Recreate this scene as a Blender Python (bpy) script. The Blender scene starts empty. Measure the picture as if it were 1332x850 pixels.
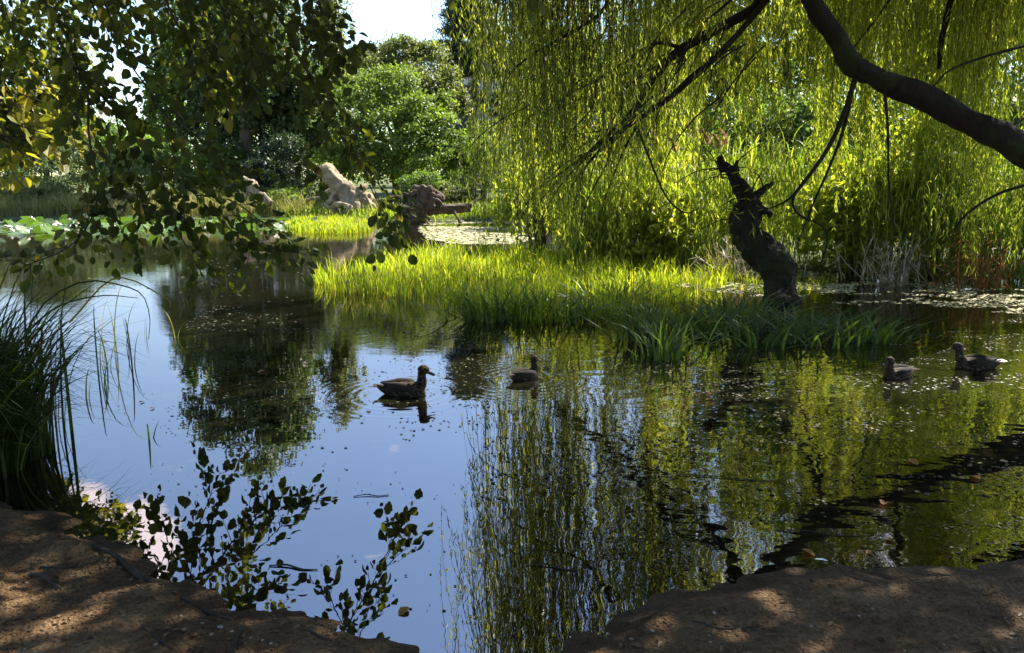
import bpy, bmesh, math, random
import numpy as np
from mathutils import Vector, Matrix, noise

SC = bpy.context.scene
COL = SC.collection
R = math.radians
rng = np.random.default_rng(7)
random.seed(7)

# ---------------------------------------------------------------- camera maths
CAM_H, F_PX, PITCH = 2.0, 1045.0, R(10.7)

def P(px, py, d):
    """world point seen at photo pixel px,py (1332x850) whose forward distance is d metres"""
    u, v = (px - 666) / F_PX, (425 - py) / F_PX
    y = math.cos(PITCH) + v * math.sin(PITCH)
    z = -math.sin(PITCH) + v * math.cos(PITCH)
    s = d / y
    return Vector((u * s, d, CAM_H + z * s))

def W(px, py, z=0.0):
    """world point at height z seen at photo pixel"""
    u, v = (px - 666) / F_PX, (425 - py) / F_PX
    y = math.cos(PITCH) + v * math.sin(PITCH)
    zz = -math.sin(PITCH) + v * math.cos(PITCH)
    s = (z - CAM_H) / zz
    return Vector((u * s, y * s, z))

# ---------------------------------------------------------------- object helpers
def tag(o, label=None, cat=None, group=None, kind=None):
    if label: o['label'] = label
    if cat: o['category'] = cat
    if group: o['group'] = group
    if kind: o['kind'] = kind
    return o

def empty(name, loc, label=None, cat=None, group=None, rz=0.0):
    o = bpy.data.objects.new(name, None)
    o.location = loc
    o.rotation_euler = (0, 0, rz)
    o.empty_display_size = .2
    COL.objects.link(o)
    return tag(o, label, cat, group)

def link(name, me, mat=None, parent=None, world=True):
    o = bpy.data.objects.new(name, me)
    if mat is not None and not me.materials:
        for m in (mat if isinstance(mat, (list, tuple)) else [mat]):
            me.materials.append(m)
    COL.objects.link(o)
    if parent is not None:
        o.parent = parent
        if world:   # mesh data is in world coordinates: cancel the parent's place
            o.matrix_parent_inverse = Matrix.LocRotScale(parent.location, parent.rotation_euler, parent.scale).inverted()
    return o

class MB:
    """collects vertices and faces of any size"""
    def __init__(self):
        self.v, self.f, self.n, self.mi = [], [], 0, []
    def add(self, verts, faces, mat=0):
        verts = np.asarray(verts, dtype=np.float64).reshape(-1, 3)
        faces = np.asarray(faces, dtype=np.int64)
        self.v.append(verts)
        self.f.append(faces + self.n)
        self.mi.append(np.full(len(faces), mat, dtype=np.int32))
        self.n += len(verts)
        return self
    def mesh(self, name, smooth=True):
        me = bpy.data.meshes.new(name)
        if not self.v: return me
        v = np.concatenate(self.v)
        me.vertices.add(len(v))
        me.vertices.foreach_set('co', v.astype(np.float32).ravel())
        tot = np.concatenate([np.full(len(f), f.shape[1], dtype=np.int32) for f in self.f])
        idx = np.concatenate([f.ravel() for f in self.f]).astype(np.int32)
        start = np.concatenate([[0], np.cumsum(tot)[:-1]]).astype(np.int32)
        me.loops.add(len(idx))
        me.loops.foreach_set('vertex_index', idx)
        me.polygons.add(len(tot))
        me.polygons.foreach_set('loop_start', start)
        me.polygons.foreach_set('material_index', np.concatenate(self.mi))
        me.polygons.foreach_set('use_smooth', np.full(len(tot), smooth))
        me.update(calc_edges=True)
        return me
    def build(self, name, mat, parent=None, smooth=True, world=True):
        return link(name, self.mesh(name, smooth), mat, parent, world)

def norm(a):
    return a / np.maximum(np.linalg.norm(a, axis=-1, keepdims=True), 1e-9)

# ---- leaves: templates in (along, side, normal)
T_DIA = (np.array([(0, 0, 0), (.42, .5, 0), (1, 0, 0), (.42, -.5, 0)], float), [(0, 3, 2, 1)])
T_OVAL = (np.array([(0, 0, 0), (.12, .26, .07), (.42, .5, .18), (.78, .36, .04), (1, 0, -.14),
                    (.78, -.36, .02), (.42, -.5, .2), (.12, -.26, .08)], float),
          [(0, 4, 3, 2, 1), (0, 7, 6, 5, 4)])
T_LANCE = (np.array([(0, 0, 0), (.25, .42, .03), (.55, .5, .0), (1, 0, -.12), (.55, -.5, .0), (.25, -.42, .03)], float),
           [(0, 1, 2, 3), (0, 3, 4, 5)])

def leaves(mb, pos, axis, nrm, length, width, tmpl=T_DIA, mat=0):
    tv, tf = tmpl
    n = len(pos)
    if n == 0: return
    a = norm(axis)
    nn = norm(nrm - (nrm * a).sum(-1, keepdims=True) * a)
    s = np.cross(nn, a)
    L = np.broadcast_to(np.asarray(length, float), (n,))[:, None, None]
    Wd = np.broadcast_to(np.asarray(width, float), (n,))[:, None, None]
    v = pos[:, None, :] + a[:, None, :] * tv[None, :, 0:1] * L + s[:, None, :] * tv[None, :, 1:2] * Wd + nn[:, None, :] * tv[None, :, 2:3] * Wd
    f = (np.asarray(tf)[None] + (np.arange(n) * len(tv))[:, None, None]).reshape(-1, len(tf[0]))
    mb.add(v.reshape(-1, 3), f, mat)

def blades(mb, base, height, lean, width, curl=1.0, segs=3, mat=0, face=None):
    """grass blades: base (n,3), height (n,), lean (n,2) horizontal tip offset; bends as a quadratic, tip may droop with curl"""
    n = len(base)
    if n == 0: return
    t = np.linspace(0, 1, segs + 1)
    hd = norm(np.concatenate([lean, np.zeros((n, 1))], 1))
    side = np.stack([-hd[:, 1], hd[:, 0], np.zeros(n)], 1)
    if face is None:
        ang = rng.uniform(-1.3, 1.3, n)
    else:
        ang = np.full(n, face)
    side = side * np.cos(ang)[:, None] + hd * np.sin(ang)[:, None]
    H = height[:, None]
    zz = H * (t[None] - (1 - 1 / np.maximum(np.broadcast_to(curl, (n,)), .2))[:, None] * t[None] ** 3)
    xy = lean[:, None, :] * (t[None, :, None] ** 2)
    c = np.zeros((n, segs + 1, 3))
    c[:, :, :2] = base[:, None, :2] + xy
    c[:, :, 2] = base[:, None, 2] + zz
    w = np.broadcast_to(width, (n,))[:, None] * (1 - t[None] ** 2.2) * .5
    w[:, -1] = 0.0004
    l = c - side[:, None, :] * w[:, :, None]
    r = c + side[:, None, :] * w[:, :, None]
    v = np.stack([l, r], 2).reshape(n, -1, 3)
    k = 2 * (segs + 1)
    f0 = np.array([(2 * i, 2 * i + 1, 2 * i + 3, 2 * i + 2) for i in range(segs)])
    f = (f0[None] + (np.arange(n) * k)[:, None, None]).reshape(-1, 4)
    mb.add(v.reshape(-1, 3), f, mat)

def tubes(mb, pts, rad, sides=3, mat=0):
    """many thin tubes at once: pts (n,k,3), rad (n,k)"""
    n, k, _ = pts.shape
    d = np.gradient(pts, axis=1)
    d = norm(d)
    ref = np.where(np.abs(d[..., 2:3]) > .9, np.array([1., 0, 0]), np.array([0, 0, 1.]))
    s = norm(np.cross(d, ref)); b = np.cross(d, s)
    a = np.arange(sides) * 2 * math.pi / sides
    v = pts[:, :, None, :] + rad[:, :, None, None] * (s[:, :, None, :] * np.cos(a)[None, None, :, None] + b[:, :, None, :] * np.sin(a)[None, None, :, None])
    f0 = []
    for i in range(k - 1):
        for j in range(sides):
            j2 = (j + 1) % sides
            f0.append((i * sides + j, i * sides + j2, (i + 1) * sides + j2, (i + 1) * sides + j))
    f = (np.array(f0)[None] + (np.arange(n) * k * sides)[:, None, None]).reshape(-1, 4)
    mb.add(v.reshape(-1, 3), f, mat)

def smooth_path(pts, n):
    """Catmull-Rom resample of a polyline (list of Vector / arrays with any columns)"""
    p = np.array([list(q) for q in pts], float)
    if len(p) == 2:
        t = np.linspace(0, 1, n)[:, None]
        return p[0] * (1 - t) + p[1] * t
    p = np.vstack([2 * p[0] - p[1], p, 2 * p[-1] - p[-2]])
    m = len(p) - 3
    out = []
    for u in np.linspace(0, m - 1e-6, n):
        i = int(u); t = u - i
        a, b, c, d = p[i], p[i + 1], p[i + 2], p[i + 3]
        out.append(.5 * ((2 * b) + (c - a) * t + (2 * a - 5 * b + 4 * c - d) * t * t + (3 * b - a - 3 * c + d) * t ** 3))
    return np.array(out)

def limb(mb, pts, radii, sides=10, n=None, rough=.12, seed=0, mat=0, cap=True):
    """one thick limb with bark lumps; pts list of 3-vectors, radii same length"""
    q = np.array([list(p) + [r] for p, r in zip(pts, radii)], float)
    n = n or max(6, 5 * len(pts))
    q = smooth_path(q, n)
    c, r = q[:, :3], np.maximum(q[:, 3], .003)
    d = norm(np.gradient(c, axis=0))
    s = np.zeros_like(c); ref = np.array([.31, .52, .8])
    s0 = norm(np.cross(d[0], ref))
    for i in range(n):
        s0 = norm(s0 - (s0 * d[i]).sum() * d[i]); s[i] = s0
    b = np.cross(d, s)
    vs = []
    for i in range(n):
        for j in range(sides):
            a = j * 2 * math.pi / sides
            dirv = s[i] * math.cos(a) + b[i] * math.sin(a)
            pnt = c[i] + dirv * r[i]
            k = 1 + rough * 1.6 * noise.noise(Vector((dirv[0] * 1.7 + seed, dirv[1] * 1.7 + i * .23, dirv[2] * 1.7 + i * .11)))
            vs.append(c[i] + dirv * r[i] * k)
    fs = []
    for i in range(n - 1):
        for j in range(sides):
            j2 = (j + 1) % sides
            fs.append((i * sides + j, i * sides + j2, (i + 1) * sides + j2, (i + 1) * sides + j))
    mb.add(vs, fs, mat)
    if cap:
        mb.add([c[0] - d[0] * r[0] * .3], np.zeros((0, 3), int), mat)
        b0 = mb.n - 1 - n * sides
        mb.f.append(np.array([(b0 + (j + 1) % sides, b0 + j, mb.n - 1) for j in range(sides)])); mb.mi.append(np.full(sides, mat, dtype=np.int32))
        base = mb.n
        mb.add([c[-1] + d[-1] * r[-1] * .3], np.zeros((0, 3), int), mat)
        tri = [(base - 1 - sides + j, base - 1 - sides + (j + 1) % sides, base) for j in range(sides)]
        mb.f.append(np.array(tri)); mb.mi.append(np.full(sides, mat, dtype=np.int32))
    return q

def remeshed(mb, name, mat, parent=None, voxel=.03, smooth_it=3, disp=0.0, dscale=3.0, world=True):
    """join overlapping closed tubes into one skin"""
    o = mb.build(name + '_tmp', None, None)
    m = o.modifiers.new('r', 'REMESH'); m.mode = 'VOXEL'; m.voxel_size = voxel; m.use_smooth_shade = True
    s = o.modifiers.new('s', 'SMOOTH'); s.iterations = smooth_it; s.factor = .5
    dg = bpy.context.evaluated_depsgraph_get()
    me = bpy.data.meshes.new_from_object(o.evaluated_get(dg))
    bpy.data.objects.remove(o)
    if disp:
        nv = len(me.vertices)
        co = np.empty(nv * 3, np.float32); me.vertices.foreach_get('co', co); co = co.reshape(-1, 3)
        no = np.empty(nv * 3, np.float32); me.vertex_normals.foreach_get('vector', no); no = no.reshape(-1, 3)
        dv = np.array([noise.fractal(Vector(p) * dscale, 1.0, 2.0, 4) for p in co])
        co += no * (dv * disp)[:, None]
        me.vertices.foreach_set('co', co.ravel()); me.update()
    me.polygons.foreach_set('use_smooth', np.ones(len(me.polygons), bool))
    me.name = name
    return link(name, me, mat, parent, world)

def box(mb, c, s, mat=0):
    x, y, z = s[0] / 2, s[1] / 2, s[2] / 2
    v = [(c[0] + a * x, c[1] + b * y, c[2] + d * z) for d in (-1, 1) for a, b in ((-1, -1), (1, -1), (1, 1), (-1, 1))]
    mb.add(v, [(3, 2, 1, 0), (4, 5, 6, 7), (0, 1, 5, 4), (1, 2, 6, 5), (2, 3, 7, 6), (3, 0, 4, 7)], mat)

# ---------------------------------------------------------------- materials
def newmat(name):
    m = bpy.data.materials.new(name); m.use_nodes = True
    nt = m.node_tree; nt.nodes.clear()
    return m, nt, nt.nodes, nt.links

def ramp(N, stops):
    r = N.new('ShaderNodeValToRGB'); e = r.color_ramp.elements
    while len(e) < len(stops): e.new(.5)
    for el, (p, c) in zip(e, stops):
        el.position = p; el.color = (*c, 1)
    return r

def foliage(name, stops, trans, tfac=.45, rough=.5, clump=.6, cscale=.8, spec=.25):
    """leaf: per-leaf colour, clump-wise brightness, light through the blade"""
    m, nt, N, L = newmat(name)
    out = N.new('ShaderNodeOutputMaterial')
    geo = N.new('ShaderNodeNewGeometry')
    r = ramp(N, stops); L.new(geo.outputs['Random Per Island'], r.inputs[0])
    tc = N.new('ShaderNodeTexCoord')
    ns = N.new('ShaderNodeTexNoise'); ns.inputs['Scale'].default_value = cscale; ns.inputs['Detail'].default_value = 2
    L.new(tc.outputs['Object'], ns.inputs['Vector'])
    mr = N.new('ShaderNodeMapRange'); mr.inputs[1].default_value = .3; mr.inputs[2].default_value = .7
    mr.inputs[3].default_value = 1 - clump * .5; mr.inputs[4].default_value = 1 + clump * .5
    L.new(ns.outputs['Fac'], mr.inputs[0])
    mul = N.new('ShaderNodeVectorMath'); mul.operation = 'SCALE'
    L.new(r.outputs[0], mul.inputs[0]); L.new(mr.outputs[0], mul.inputs['Scale'])
    b = N.new('ShaderNodeBsdfPrincipled'); b.inputs['Roughness'].default_value = rough
    b.inputs['Specular IOR Level'].default_value = spec
    L.new(mul.outputs[0], b.inputs['Base Color'])
    t = N.new('ShaderNodeBsdfTranslucent')
    tm = N.new('ShaderNodeVectorMath'); tm.operation = 'MULTIPLY'
    tm.inputs[1].default_value = trans
    L.new(mul.outputs[0], tm.inputs[0]); L.new(tm.outputs[0], t.inputs[0])
    mx = N.new('ShaderNodeMixShader'); mx.inputs[0].default_value = tfac
    L.new(b.outputs[0], mx.inputs[1]); L.new(t.outputs[0], mx.inputs[2]); L.new(mx.outputs[0], out.inputs[0])
    return m

def barkmat(name, c1, c2, scale=8.0, bump=.02, stretch=(1, 1, .25), moss=None, rough=.9):
    m, nt, N, L = newmat(name)
    out = N.new('ShaderNodeOutputMaterial'); b = N.new('ShaderNodeBsdfPrincipled')
    b.inputs['Roughness'].default_value = rough; b.inputs['Specular IOR Level'].default_value = .2
    tc = N.new('ShaderNodeTexCoord'); mp = N.new('ShaderNodeMapping'); mp.inputs['Scale'].default_value = stretch
    L.new(tc.outputs['Object'], mp.inputs[0])
    ns = N.new('ShaderNodeTexNoise'); ns.inputs['Scale'].default_value = scale; ns.inputs['Detail'].default_value = 8
    ns.inputs['Roughness'].default_value = .65
    L.new(mp.outputs[0], ns.inputs['Vector'])
    r = ramp(N, [(.3, c1), (.7, c2)]); L.new(ns.outputs['Fac'], r.inputs[0])
    col = r.outputs[0]
    if moss:
        n2 = N.new('ShaderNodeTexNoise'); n2.inputs['Scale'].default_value = 2.3; n2.inputs['Detail'].default_value = 5
        L.new(tc.outputs['Object'], n2.inputs['Vector'])
        r2 = ramp(N, [(.5, (0, 0, 0)), (.62, (1, 1, 1))]); L.new(n2.outputs['Fac'], r2.inputs[0])
        mx = N.new('ShaderNodeMixRGB'); L.new(r2.outputs[0], mx.inputs[0]); L.new(col, mx.inputs[1]); mx.inputs[2].default_value = (*moss, 1)
        col = mx.outputs[0]
    L.new(col, b.inputs['Base Color'])
    bp = N.new('ShaderNodeBump'); bp.inputs['Distance'].default_value = bump; bp.inputs['Strength'].default_value = 1
    L.new(ns.outputs['Fac'], bp.inputs['Height']); L.new(bp.outputs[0], b.inputs['Normal'])
    L.new(b.outputs[0], out.inputs[0])
    return m

def plain(name, c, rough=.6, spec=.3, var=.25, scale=12.0):
    m, nt, N, L = newmat(name)
    out = N.new('ShaderNodeOutputMaterial'); b = N.new('ShaderNodeBsdfPrincipled')
    b.inputs['Roughness'].default_value = rough; b.inputs['Specular IOR Level'].default_value = spec
    tc = N.new('ShaderNodeTexCoord'); ns = N.new('ShaderNodeTexNoise')
    ns.inputs['Scale'].default_value = scale; ns.inputs['Detail'].default_value = 5
    L.new(tc.outputs['Object'], ns.inputs['Vector'])
    r = ramp(N, [(.3, tuple(x * (1 - var) for x in c)), (.7, tuple(min(1, x * (1 + var)) for x in c))])
    L.new(ns.outputs['Fac'], r.inputs[0]); L.new(r.outputs[0], b.inputs['Base Color'])
    L.new(b.outputs[0], out.inputs[0])
    return m
# ---------------------------------------------------------------- render, sky, sun, camera
SC.view_settings.view_transform = 'Standard'; SC.view_settings.look = 'None'
SC.view_settings.gamma = 1; SC.view_settings.use_curve_mapping = False
SC.view_settings.exposure = EXPOSURE = 2.3
SC.render.engine = 'CYCLES'
cy = SC.cycles
cy.max_bounces = 7; cy.diffuse_bounces = 3; cy.glossy_bounces = 3; cy.transmission_bounces = 4; cy.transparent_max_bounces = 4
cy.use_denoising = True
cy.caustics_reflective = False; cy.caustics_refractive = False
cy.sample_clamp_indirect = 6

SUN_AZ, SUN_EL = R(46), R(46)          # clockwise from +Y (the way the camera looks)
SUN_DIR = Vector((math.sin(SUN_AZ) * math.cos(SUN_EL), math.cos(SUN_AZ) * math.cos(SUN_EL), math.sin(SUN_EL)))
sl = bpy.data.lights.new('sun', 'SUN'); sl.energy = 4.6; sl.angle = R(.5); sl.color = (1, .93, .82)
so = bpy.data.objects.new('sun', sl); so.rotation_euler = SUN_DIR.to_track_quat('Z', 'Y').to_euler(); so.location = (0, 0, 30)
COL.objects.link(so)

wd = bpy.data.worlds.new('World'); SC.world = wd; wd.use_nodes = True
N, L = wd.node_tree.nodes, wd.node_tree.links; N.clear()
sky = N.new('ShaderNodeTexSky'); sky.sky_type = 'NISHITA'; sky.sun_disc = False
sky.sun_elevation = SUN_EL; sky.sun_rotation = SUN_AZ; sky.altitude = 50; sky.air_density = 1.0; sky.dust_density = .1; sky.ozone_density = 1.4
tc = N.new('ShaderNodeTexCoord')
def cloud_blob(az, el, size, amp):
    d = Vector((math.sin(R(az)) * math.cos(R(el)), math.cos(R(az)) * math.cos(R(el)), math.sin(R(el))))
    dot = N.new('ShaderNodeVectorMath'); dot.operation = 'DOT_PRODUCT'
    nv = N.new('ShaderNodeVectorMath'); nv.operation = 'NORMALIZE'; L.new(tc.outputs['Generated'], nv.inputs[0])
    L.new(nv.outputs[0], dot.inputs[0]); dot.inputs[1].default_value = d
    mr = N.new('ShaderNodeMapRange'); mr.inputs[1].default_value = math.cos(R(size)); mr.inputs[2].default_value = 1
    mr.inputs[3].default_value = 0; mr.inputs[4].default_value = amp
    L.new(dot.outputs['Value'], mr.inputs[0]); return mr.outputs[0]
cn = N.new('ShaderNodeTexNoise'); cn.inputs['Scale'].default_value = 9; cn.inputs['Detail'].default_value = 7; cn.inputs['Roughness'].default_value = .58
mp = N.new('ShaderNodeMapping'); mp.inputs['Scale'].default_value = (1, 1, 2.6)
L.new(tc.outputs['Generated'], mp.inputs[0]); L.new(mp.outputs[0], cn.inputs['Vector'])
acc = None
for az, el, size, amp in ((-27, 23.6, 3.6, .6), (-30, 21.5, 3, .45), (-60, 30, 20, .4), (40, 28, 24, .35)):
    o = cloud_blob(az, el, size, amp)
    if acc is None: acc = o
    else:
        a = N.new('ShaderNodeMath'); a.operation = 'MAXIMUM'; L.new(acc, a.inputs[0]); L.new(o, a.inputs[1]); acc = a.outputs[0]
ad = N.new('ShaderNodeMath'); ad.operation = 'ADD'; L.new(cn.outputs['Fac'], ad.inputs[0]); L.new(acc, ad.inputs[1])
cr = ramp(N, [(.66, (0, 0, 0)), (.86, (1, 1, 1))]); L.new(ad.outputs[0], cr.inputs[0])
mx = N.new('ShaderNodeMixRGB'); L.new(cr.outputs[0], mx.inputs[0]); L.new(sky.outputs[0], mx.inputs[1]); mx.inputs[2].default_value = (8.0, 7.2, 7.2, 1)
bg = N.new('ShaderNodeBackground'); bg.inputs[1].default_value = .07
L.new(mx.outputs[0], bg.inputs[0])
wo = N.new('ShaderNodeOutputWorld'); L.new(bg.outputs[0], wo.inputs[0])

cd = bpy.data.cameras.new('camera'); cam = bpy.data.objects.new('camera', cd); COL.objects.link(cam)
cam.location = (0, 0, CAM_H); cam.rotation_euler = (R(90) - PITCH, 0, 0)
cd.sensor_width = 36; cd.lens = 36 * F_PX / 1332; cd.clip_end = 2000; cd.clip_start = .05
SC.camera = cam

# ---------------------------------------------------------------- ground
near_px = [(0, 650), (50, 668), (100, 690), (150, 708), (200, 738), (245, 762), (290, 790), (345, 791), (400, 791), (440, 806), (475, 824), (520, 852)]
near_px2 = [(720, 852), (755, 835), (790, 820), (830, 800), (870, 777), (905, 768), (940, 764), (990, 756), (1040, 742), (1100, 735), (1150, 748), (1200, 744), (1260, 738), (1332, 732)]
shore = [(-30, 9.), (-9, 6.2), (-5.5, 5.4), (-3.9, 4.95)]
shore += [(p.x, p.y) for p in (W(a, b, .05) for a, b in near_px)]
shore += [(-.25, 2.95), (.0, 2.93)]
shore += [(p.x, p.y) for p in (W(a, b, .03) for a, b in near_px2)]
shore += [(3.2, 3.95), (5, 4.4), (9, 6), (30, 12)]
shore.sort()
SX = np.array([s[0] for s in shore]); SY = np.array([s[1] for s in shore])
far = [(-300, 30), (-60, 36), (-24, 37.3), (-12, 37.5), (-7, 36.5), (-3.5, 36), (0, 36), (2, 33), (3.6, 22), (5, 18.5), (7, 16.8), (11, 15.6), (20, 15), (60, 16), (300, 20)]
FX = np.array([s[0] for s in far]); FY = np.array([s[1] for s in far])
def y_near(x): return np.interp(x, SX, SY)
def y_far(x): return np.interp(x, FX, FY)
def sstep(a, b, x):
    t = np.clip((x - a) / (b - a), 0, 1); return t * t * (3 - 2 * t)

def ground_z(x, y):
    x = np.asarray(x, float); y = np.asarray(y, float)
    dn = y_near(x) - y            # > 0 on the near bank
    zn = -.35 + .36 * sstep(-.9, 0, dn) + .07 * sstep(-.02, .22, dn) + .035 * np.clip(dn, 0, 8)
    df = y - y_far(x)
    zf = -.35 + .36 * sstep(-1.5, 0, df) + .12 * sstep(0, .6, df) + .022 * np.clip(df, 0, 25) + .004 * np.clip(df - 25, 0, 60)
    return np.maximum(zn, zf)

def axis_(dense, outer):
    return np.unique(np.round(np.concatenate([dense, outer]), 4))
gx = axis_(np.arange(-4.6, 4.6, .035), np.concatenate([np.arange(-30, 30, .8), -np.geomspace(30, 400, 14), np.geomspace(30, 400, 14)]))
gy = axis_(np.arange(1.6, 5.3, .03), np.concatenate([np.arange(-6, 1.6, .3), np.arange(5.3, 60, .6), np.geomspace(60, 600, 14), -np.geomspace(6, 60, 8)]))
X, Y = np.meshgrid(gx, gy, indexing='ij')
J = np.zeros_like(X)
for i in range(len(gx)):
    if not -5 < gx[i] < 5: continue
    for j in range(len(gy)):
        if 1.5 < gy[j] < 5.5:
            q = Vector((gx[i], gy[j], 7)); J[i, j] = .06 * noise.noise(q * 2.3) + .025 * noise.noise(q * 8.5) + .03 * noise.noise(q * 21)
Z = ground_z(X, Y + J)
# mud lumps on the near bank
for i in range(len(gx)):
    if not -5 < gx[i] < 5: continue
    for j in range(len(gy)):
        if 1.2 < gy[j] < 6 and Z[i, j] > -.12:
            q = Vector((gx[i], gy[j], 0))
            w = 1.0 if gx[i] < .3 else .45
            Z[i, j] += w * (.03 * noise.noise(q * 2.1) + .022 * noise.noise(q * 5.3) + .014 * noise.fractal(q * 11, 1, 2, 4))
idx = np.arange(X.size).reshape(X.shape)
f = np.stack([idx[:-1, :-1], idx[1:, :-1], idx[1:, 1:], idx[:-1, 1:]], -1).reshape(-1, 4)
gm = MB(); gm.add(np.stack([X, Y, Z], -1).reshape(-1, 3), f)

m, nt, N, L = newmat('soil')
out = N.new('ShaderNodeOutputMaterial'); b = N.new('ShaderNodeBsdfPrincipled'); b.inputs['Roughness'].default_value = .93; b.inputs['Specular IOR Level'].default_value = .2
tc = N.new('ShaderNodeTexCoord')
n1 = N.new('ShaderNodeTexNoise'); n1.inputs['Scale'].default_value = 3.2; n1.inputs['Detail'].default_value = 8; n1.inputs['Roughness'].default_value = .65
n2 = N.new('ShaderNodeTexNoise'); n2.inputs['Scale'].default_value = 38; n2.inputs['Detail'].default_value = 6; n2.inputs['Roughness'].default_value = .7
n3 = N.new('ShaderNodeTexVoronoi'); n3.inputs['Scale'].default_value = 55
for q in (n1, n2, n3): L.new(tc.outputs['Object'], q.inputs['Vector'])
r1 = ramp(N, [(.3, (.09, .05, .022)), (.5, (.16, .097, .045)), (.72, (.27, .178, .092))]); L.new(n1.outputs['Fac'], r1.inputs[0])
r2 = ramp(N, [(.3, (.45, .42, .4)), (.6, (1.08, 1.06, 1.04))]); L.new(n2.outputs['Fac'], r2.inputs[0])
mu = N.new('ShaderNodeMixRGB'); mu.blend_type = 'MULTIPLY'; mu.inputs[0].default_value = .8
L.new(r1.outputs[0], mu.inputs[1]); L.new(r2.outputs[0], mu.inputs[2])
# the soaked rim just above the water
geo_ = N.new('ShaderNodeSeparateXYZ'); L.new(tc.outputs['Object'], geo_.inputs[0])
wet = N.new('ShaderNodeMapRange'); wet.inputs[1].default_value = .02; wet.inputs[2].default_value = .12; wet.inputs[3].default_value = .45; wet.inputs[4].default_value = 1; L.new(geo_.outputs['Z'], wet.inputs[0])
wm_ = N.new('ShaderNodeVectorMath'); wm_.operation = 'SCALE'; L.new(mu.outputs[0], wm_.inputs[0]); L.new(wet.outputs[0], wm_.inputs['Scale'])
# beyond the pond the ground is grown over
sx = N.new('ShaderNodeSeparateXYZ'); L.new(tc.outputs['Object'], sx.inputs[0])
gt = N.new('ShaderNodeMapRange'); gt.inputs[1].default_value = 8; gt.inputs[2].default_value = 12; L.new(sx.outputs['Y'], gt.inputs[0])
gr = ramp(N, [(.3, (.05, .07, .02)), (.7, (.11, .13, .04))]); L.new(n1.outputs['Fac'], gr.inputs[0])
mg = N.new('ShaderNodeMixRGB'); L.new(gt.outputs[0], mg.inputs[0]); L.new(wm_.outputs[0], mg.inputs[1]); L.new(gr.outputs[0], mg.inputs[2])
L.new(mg.outputs[0], b.inputs['Base Color'])
hs = N.new('ShaderNodeMath'); hs.operation = 'MULTIPLY_ADD'; hs.inputs[1].default_value = .55
L.new(n3.outputs['Distance'], hs.inputs[0]); L.new(n2.outputs['Fac'], hs.inputs[2])
bp = N.new('ShaderNodeBump'); bp.inputs['Distance'].default_value = .035; bp.inputs['Strength'].default_value = 1
L.new(hs.outputs[0], bp.inputs['Height']); L.new(bp.outputs[0], b.inputs['Normal']); L.new(b.outputs[0], out.inputs[0])
MAT_SOIL = m
tag(gm.build('ground', m), 'brown bare earth bank round the pond', 'ground', kind='structure')

# ---------------------------------------------------------------- water
DUCKS = [W(527, 513), W(684, 493), W(1168, 491), W(1268, 479)]
m, nt, N, L = newmat('pond_water')
out = N.new('ShaderNodeOutputMaterial')
tc = N.new('ShaderNodeTexCoord'); geo = N.new('ShaderNodeNewGeometry')
sx = N.new('ShaderNodeSeparateXYZ'); L.new(tc.outputs['Object'], sx.inputs[0])
def mth(op, a, b=None, c=None):
    q = N.new('ShaderNodeMath'); q.operation = op
    for i, v in enumerate((a, b, c)):
        if v is None: continue
        if isinstance(v, (int, float)): q.inputs[i].default_value = v
        else: L.new(v, q.inputs[i])
    return q.outputs[0]
def wn(scale, sxyz, detail=2, rough=.5):
    mp = N.new('ShaderNodeMapping'); mp.inputs['Scale'].default_value = sxyz; L.new(tc.outputs['Object'], mp.inputs[0])
    q = N.new('ShaderNodeTexNoise'); q.inputs['Scale'].default_value = scale; q.inputs['Detail'].default_value = detail; q.inputs['Roughness'].default_value = rough
    L.new(mp.outputs[0], q.inputs['Vector']); return q.outputs['Fac']
def mrange(v, a, b, c, d):
    q = N.new('ShaderNodeMapRange'); q.interpolation_type = 'SMOOTHSTEP'
    for i, k in enumerate((a, b, c, d)): q.inputs[i + 1].default_value = k
    L.new(v, q.inputs[0]); return q.outputs[0]
right = mrange(sx.outputs['X'], -.2, 1.2, .16, 1.0)        # ruffled under the willow, still in the open
farw = mrange(sx.outputs['Y'], 7.5, 11, 0.0, 1.0)
patch = mrange(wn(.55, (1, 1, 1), 3), .4, .62, .35, 1.0)
h = mth('MULTIPLY', wn(2.6, (1, 1.5, 1), 1.5), mth('MULTIPLY', right, .0050))
h2 = mth('MULTIPLY', wn(7.5, (1, 1.3, 1), 2), mth('MULTIPLY', mth('ADD', mth('MULTIPLY', right, .0009), mth('MULTIPLY', farw, .0008)), patch))
h3 = mth('MULTIPLY', wn(21, (1, 1.5, 1), 2), mth('MULTIPLY', mth('ADD', mth('MULTIPLY', farw, .00055), mth('MULTIPLY', right, .00012)), patch))
hh = mth('ADD', mth('ADD', h, h2), h3)
for i, d in enumerate(DUCKS):     # rings spreading from each swimming bird
    dd = N.new('ShaderNodeVectorMath'); dd.operation = 'DISTANCE'; L.new(tc.outputs['Object'], dd.inputs[0]); dd.inputs[1].default_value = (d.x, d.y, 0)
    wv = mth('SINE', mth('MULTIPLY', dd.outputs['Value'], 62.0))
    am = mth('MULTIPLY', mrange(dd.outputs['Value'], .15, 1.1, 0.00055, 0.0), mrange(wn(1.5, (1, 1, 1), 2), .35, .6, .1, 1.0))
    hh = mth('ADD', hh, mth('MULTIPLY', wv, am))
bp = N.new('ShaderNodeBump'); bp.inputs['Distance'].default_value = 1.0; bp.inputs['Strength'].default_value = 1.0
L.new(hh, bp.inputs['Height'])
fr = N.new('ShaderNodeFresnel'); fr.inputs['IOR'].default_value = 3.5; L.new(bp.outputs[0], fr.inputs['Normal'])
df = N.new('ShaderNodeBsdfDiffuse')
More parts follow.
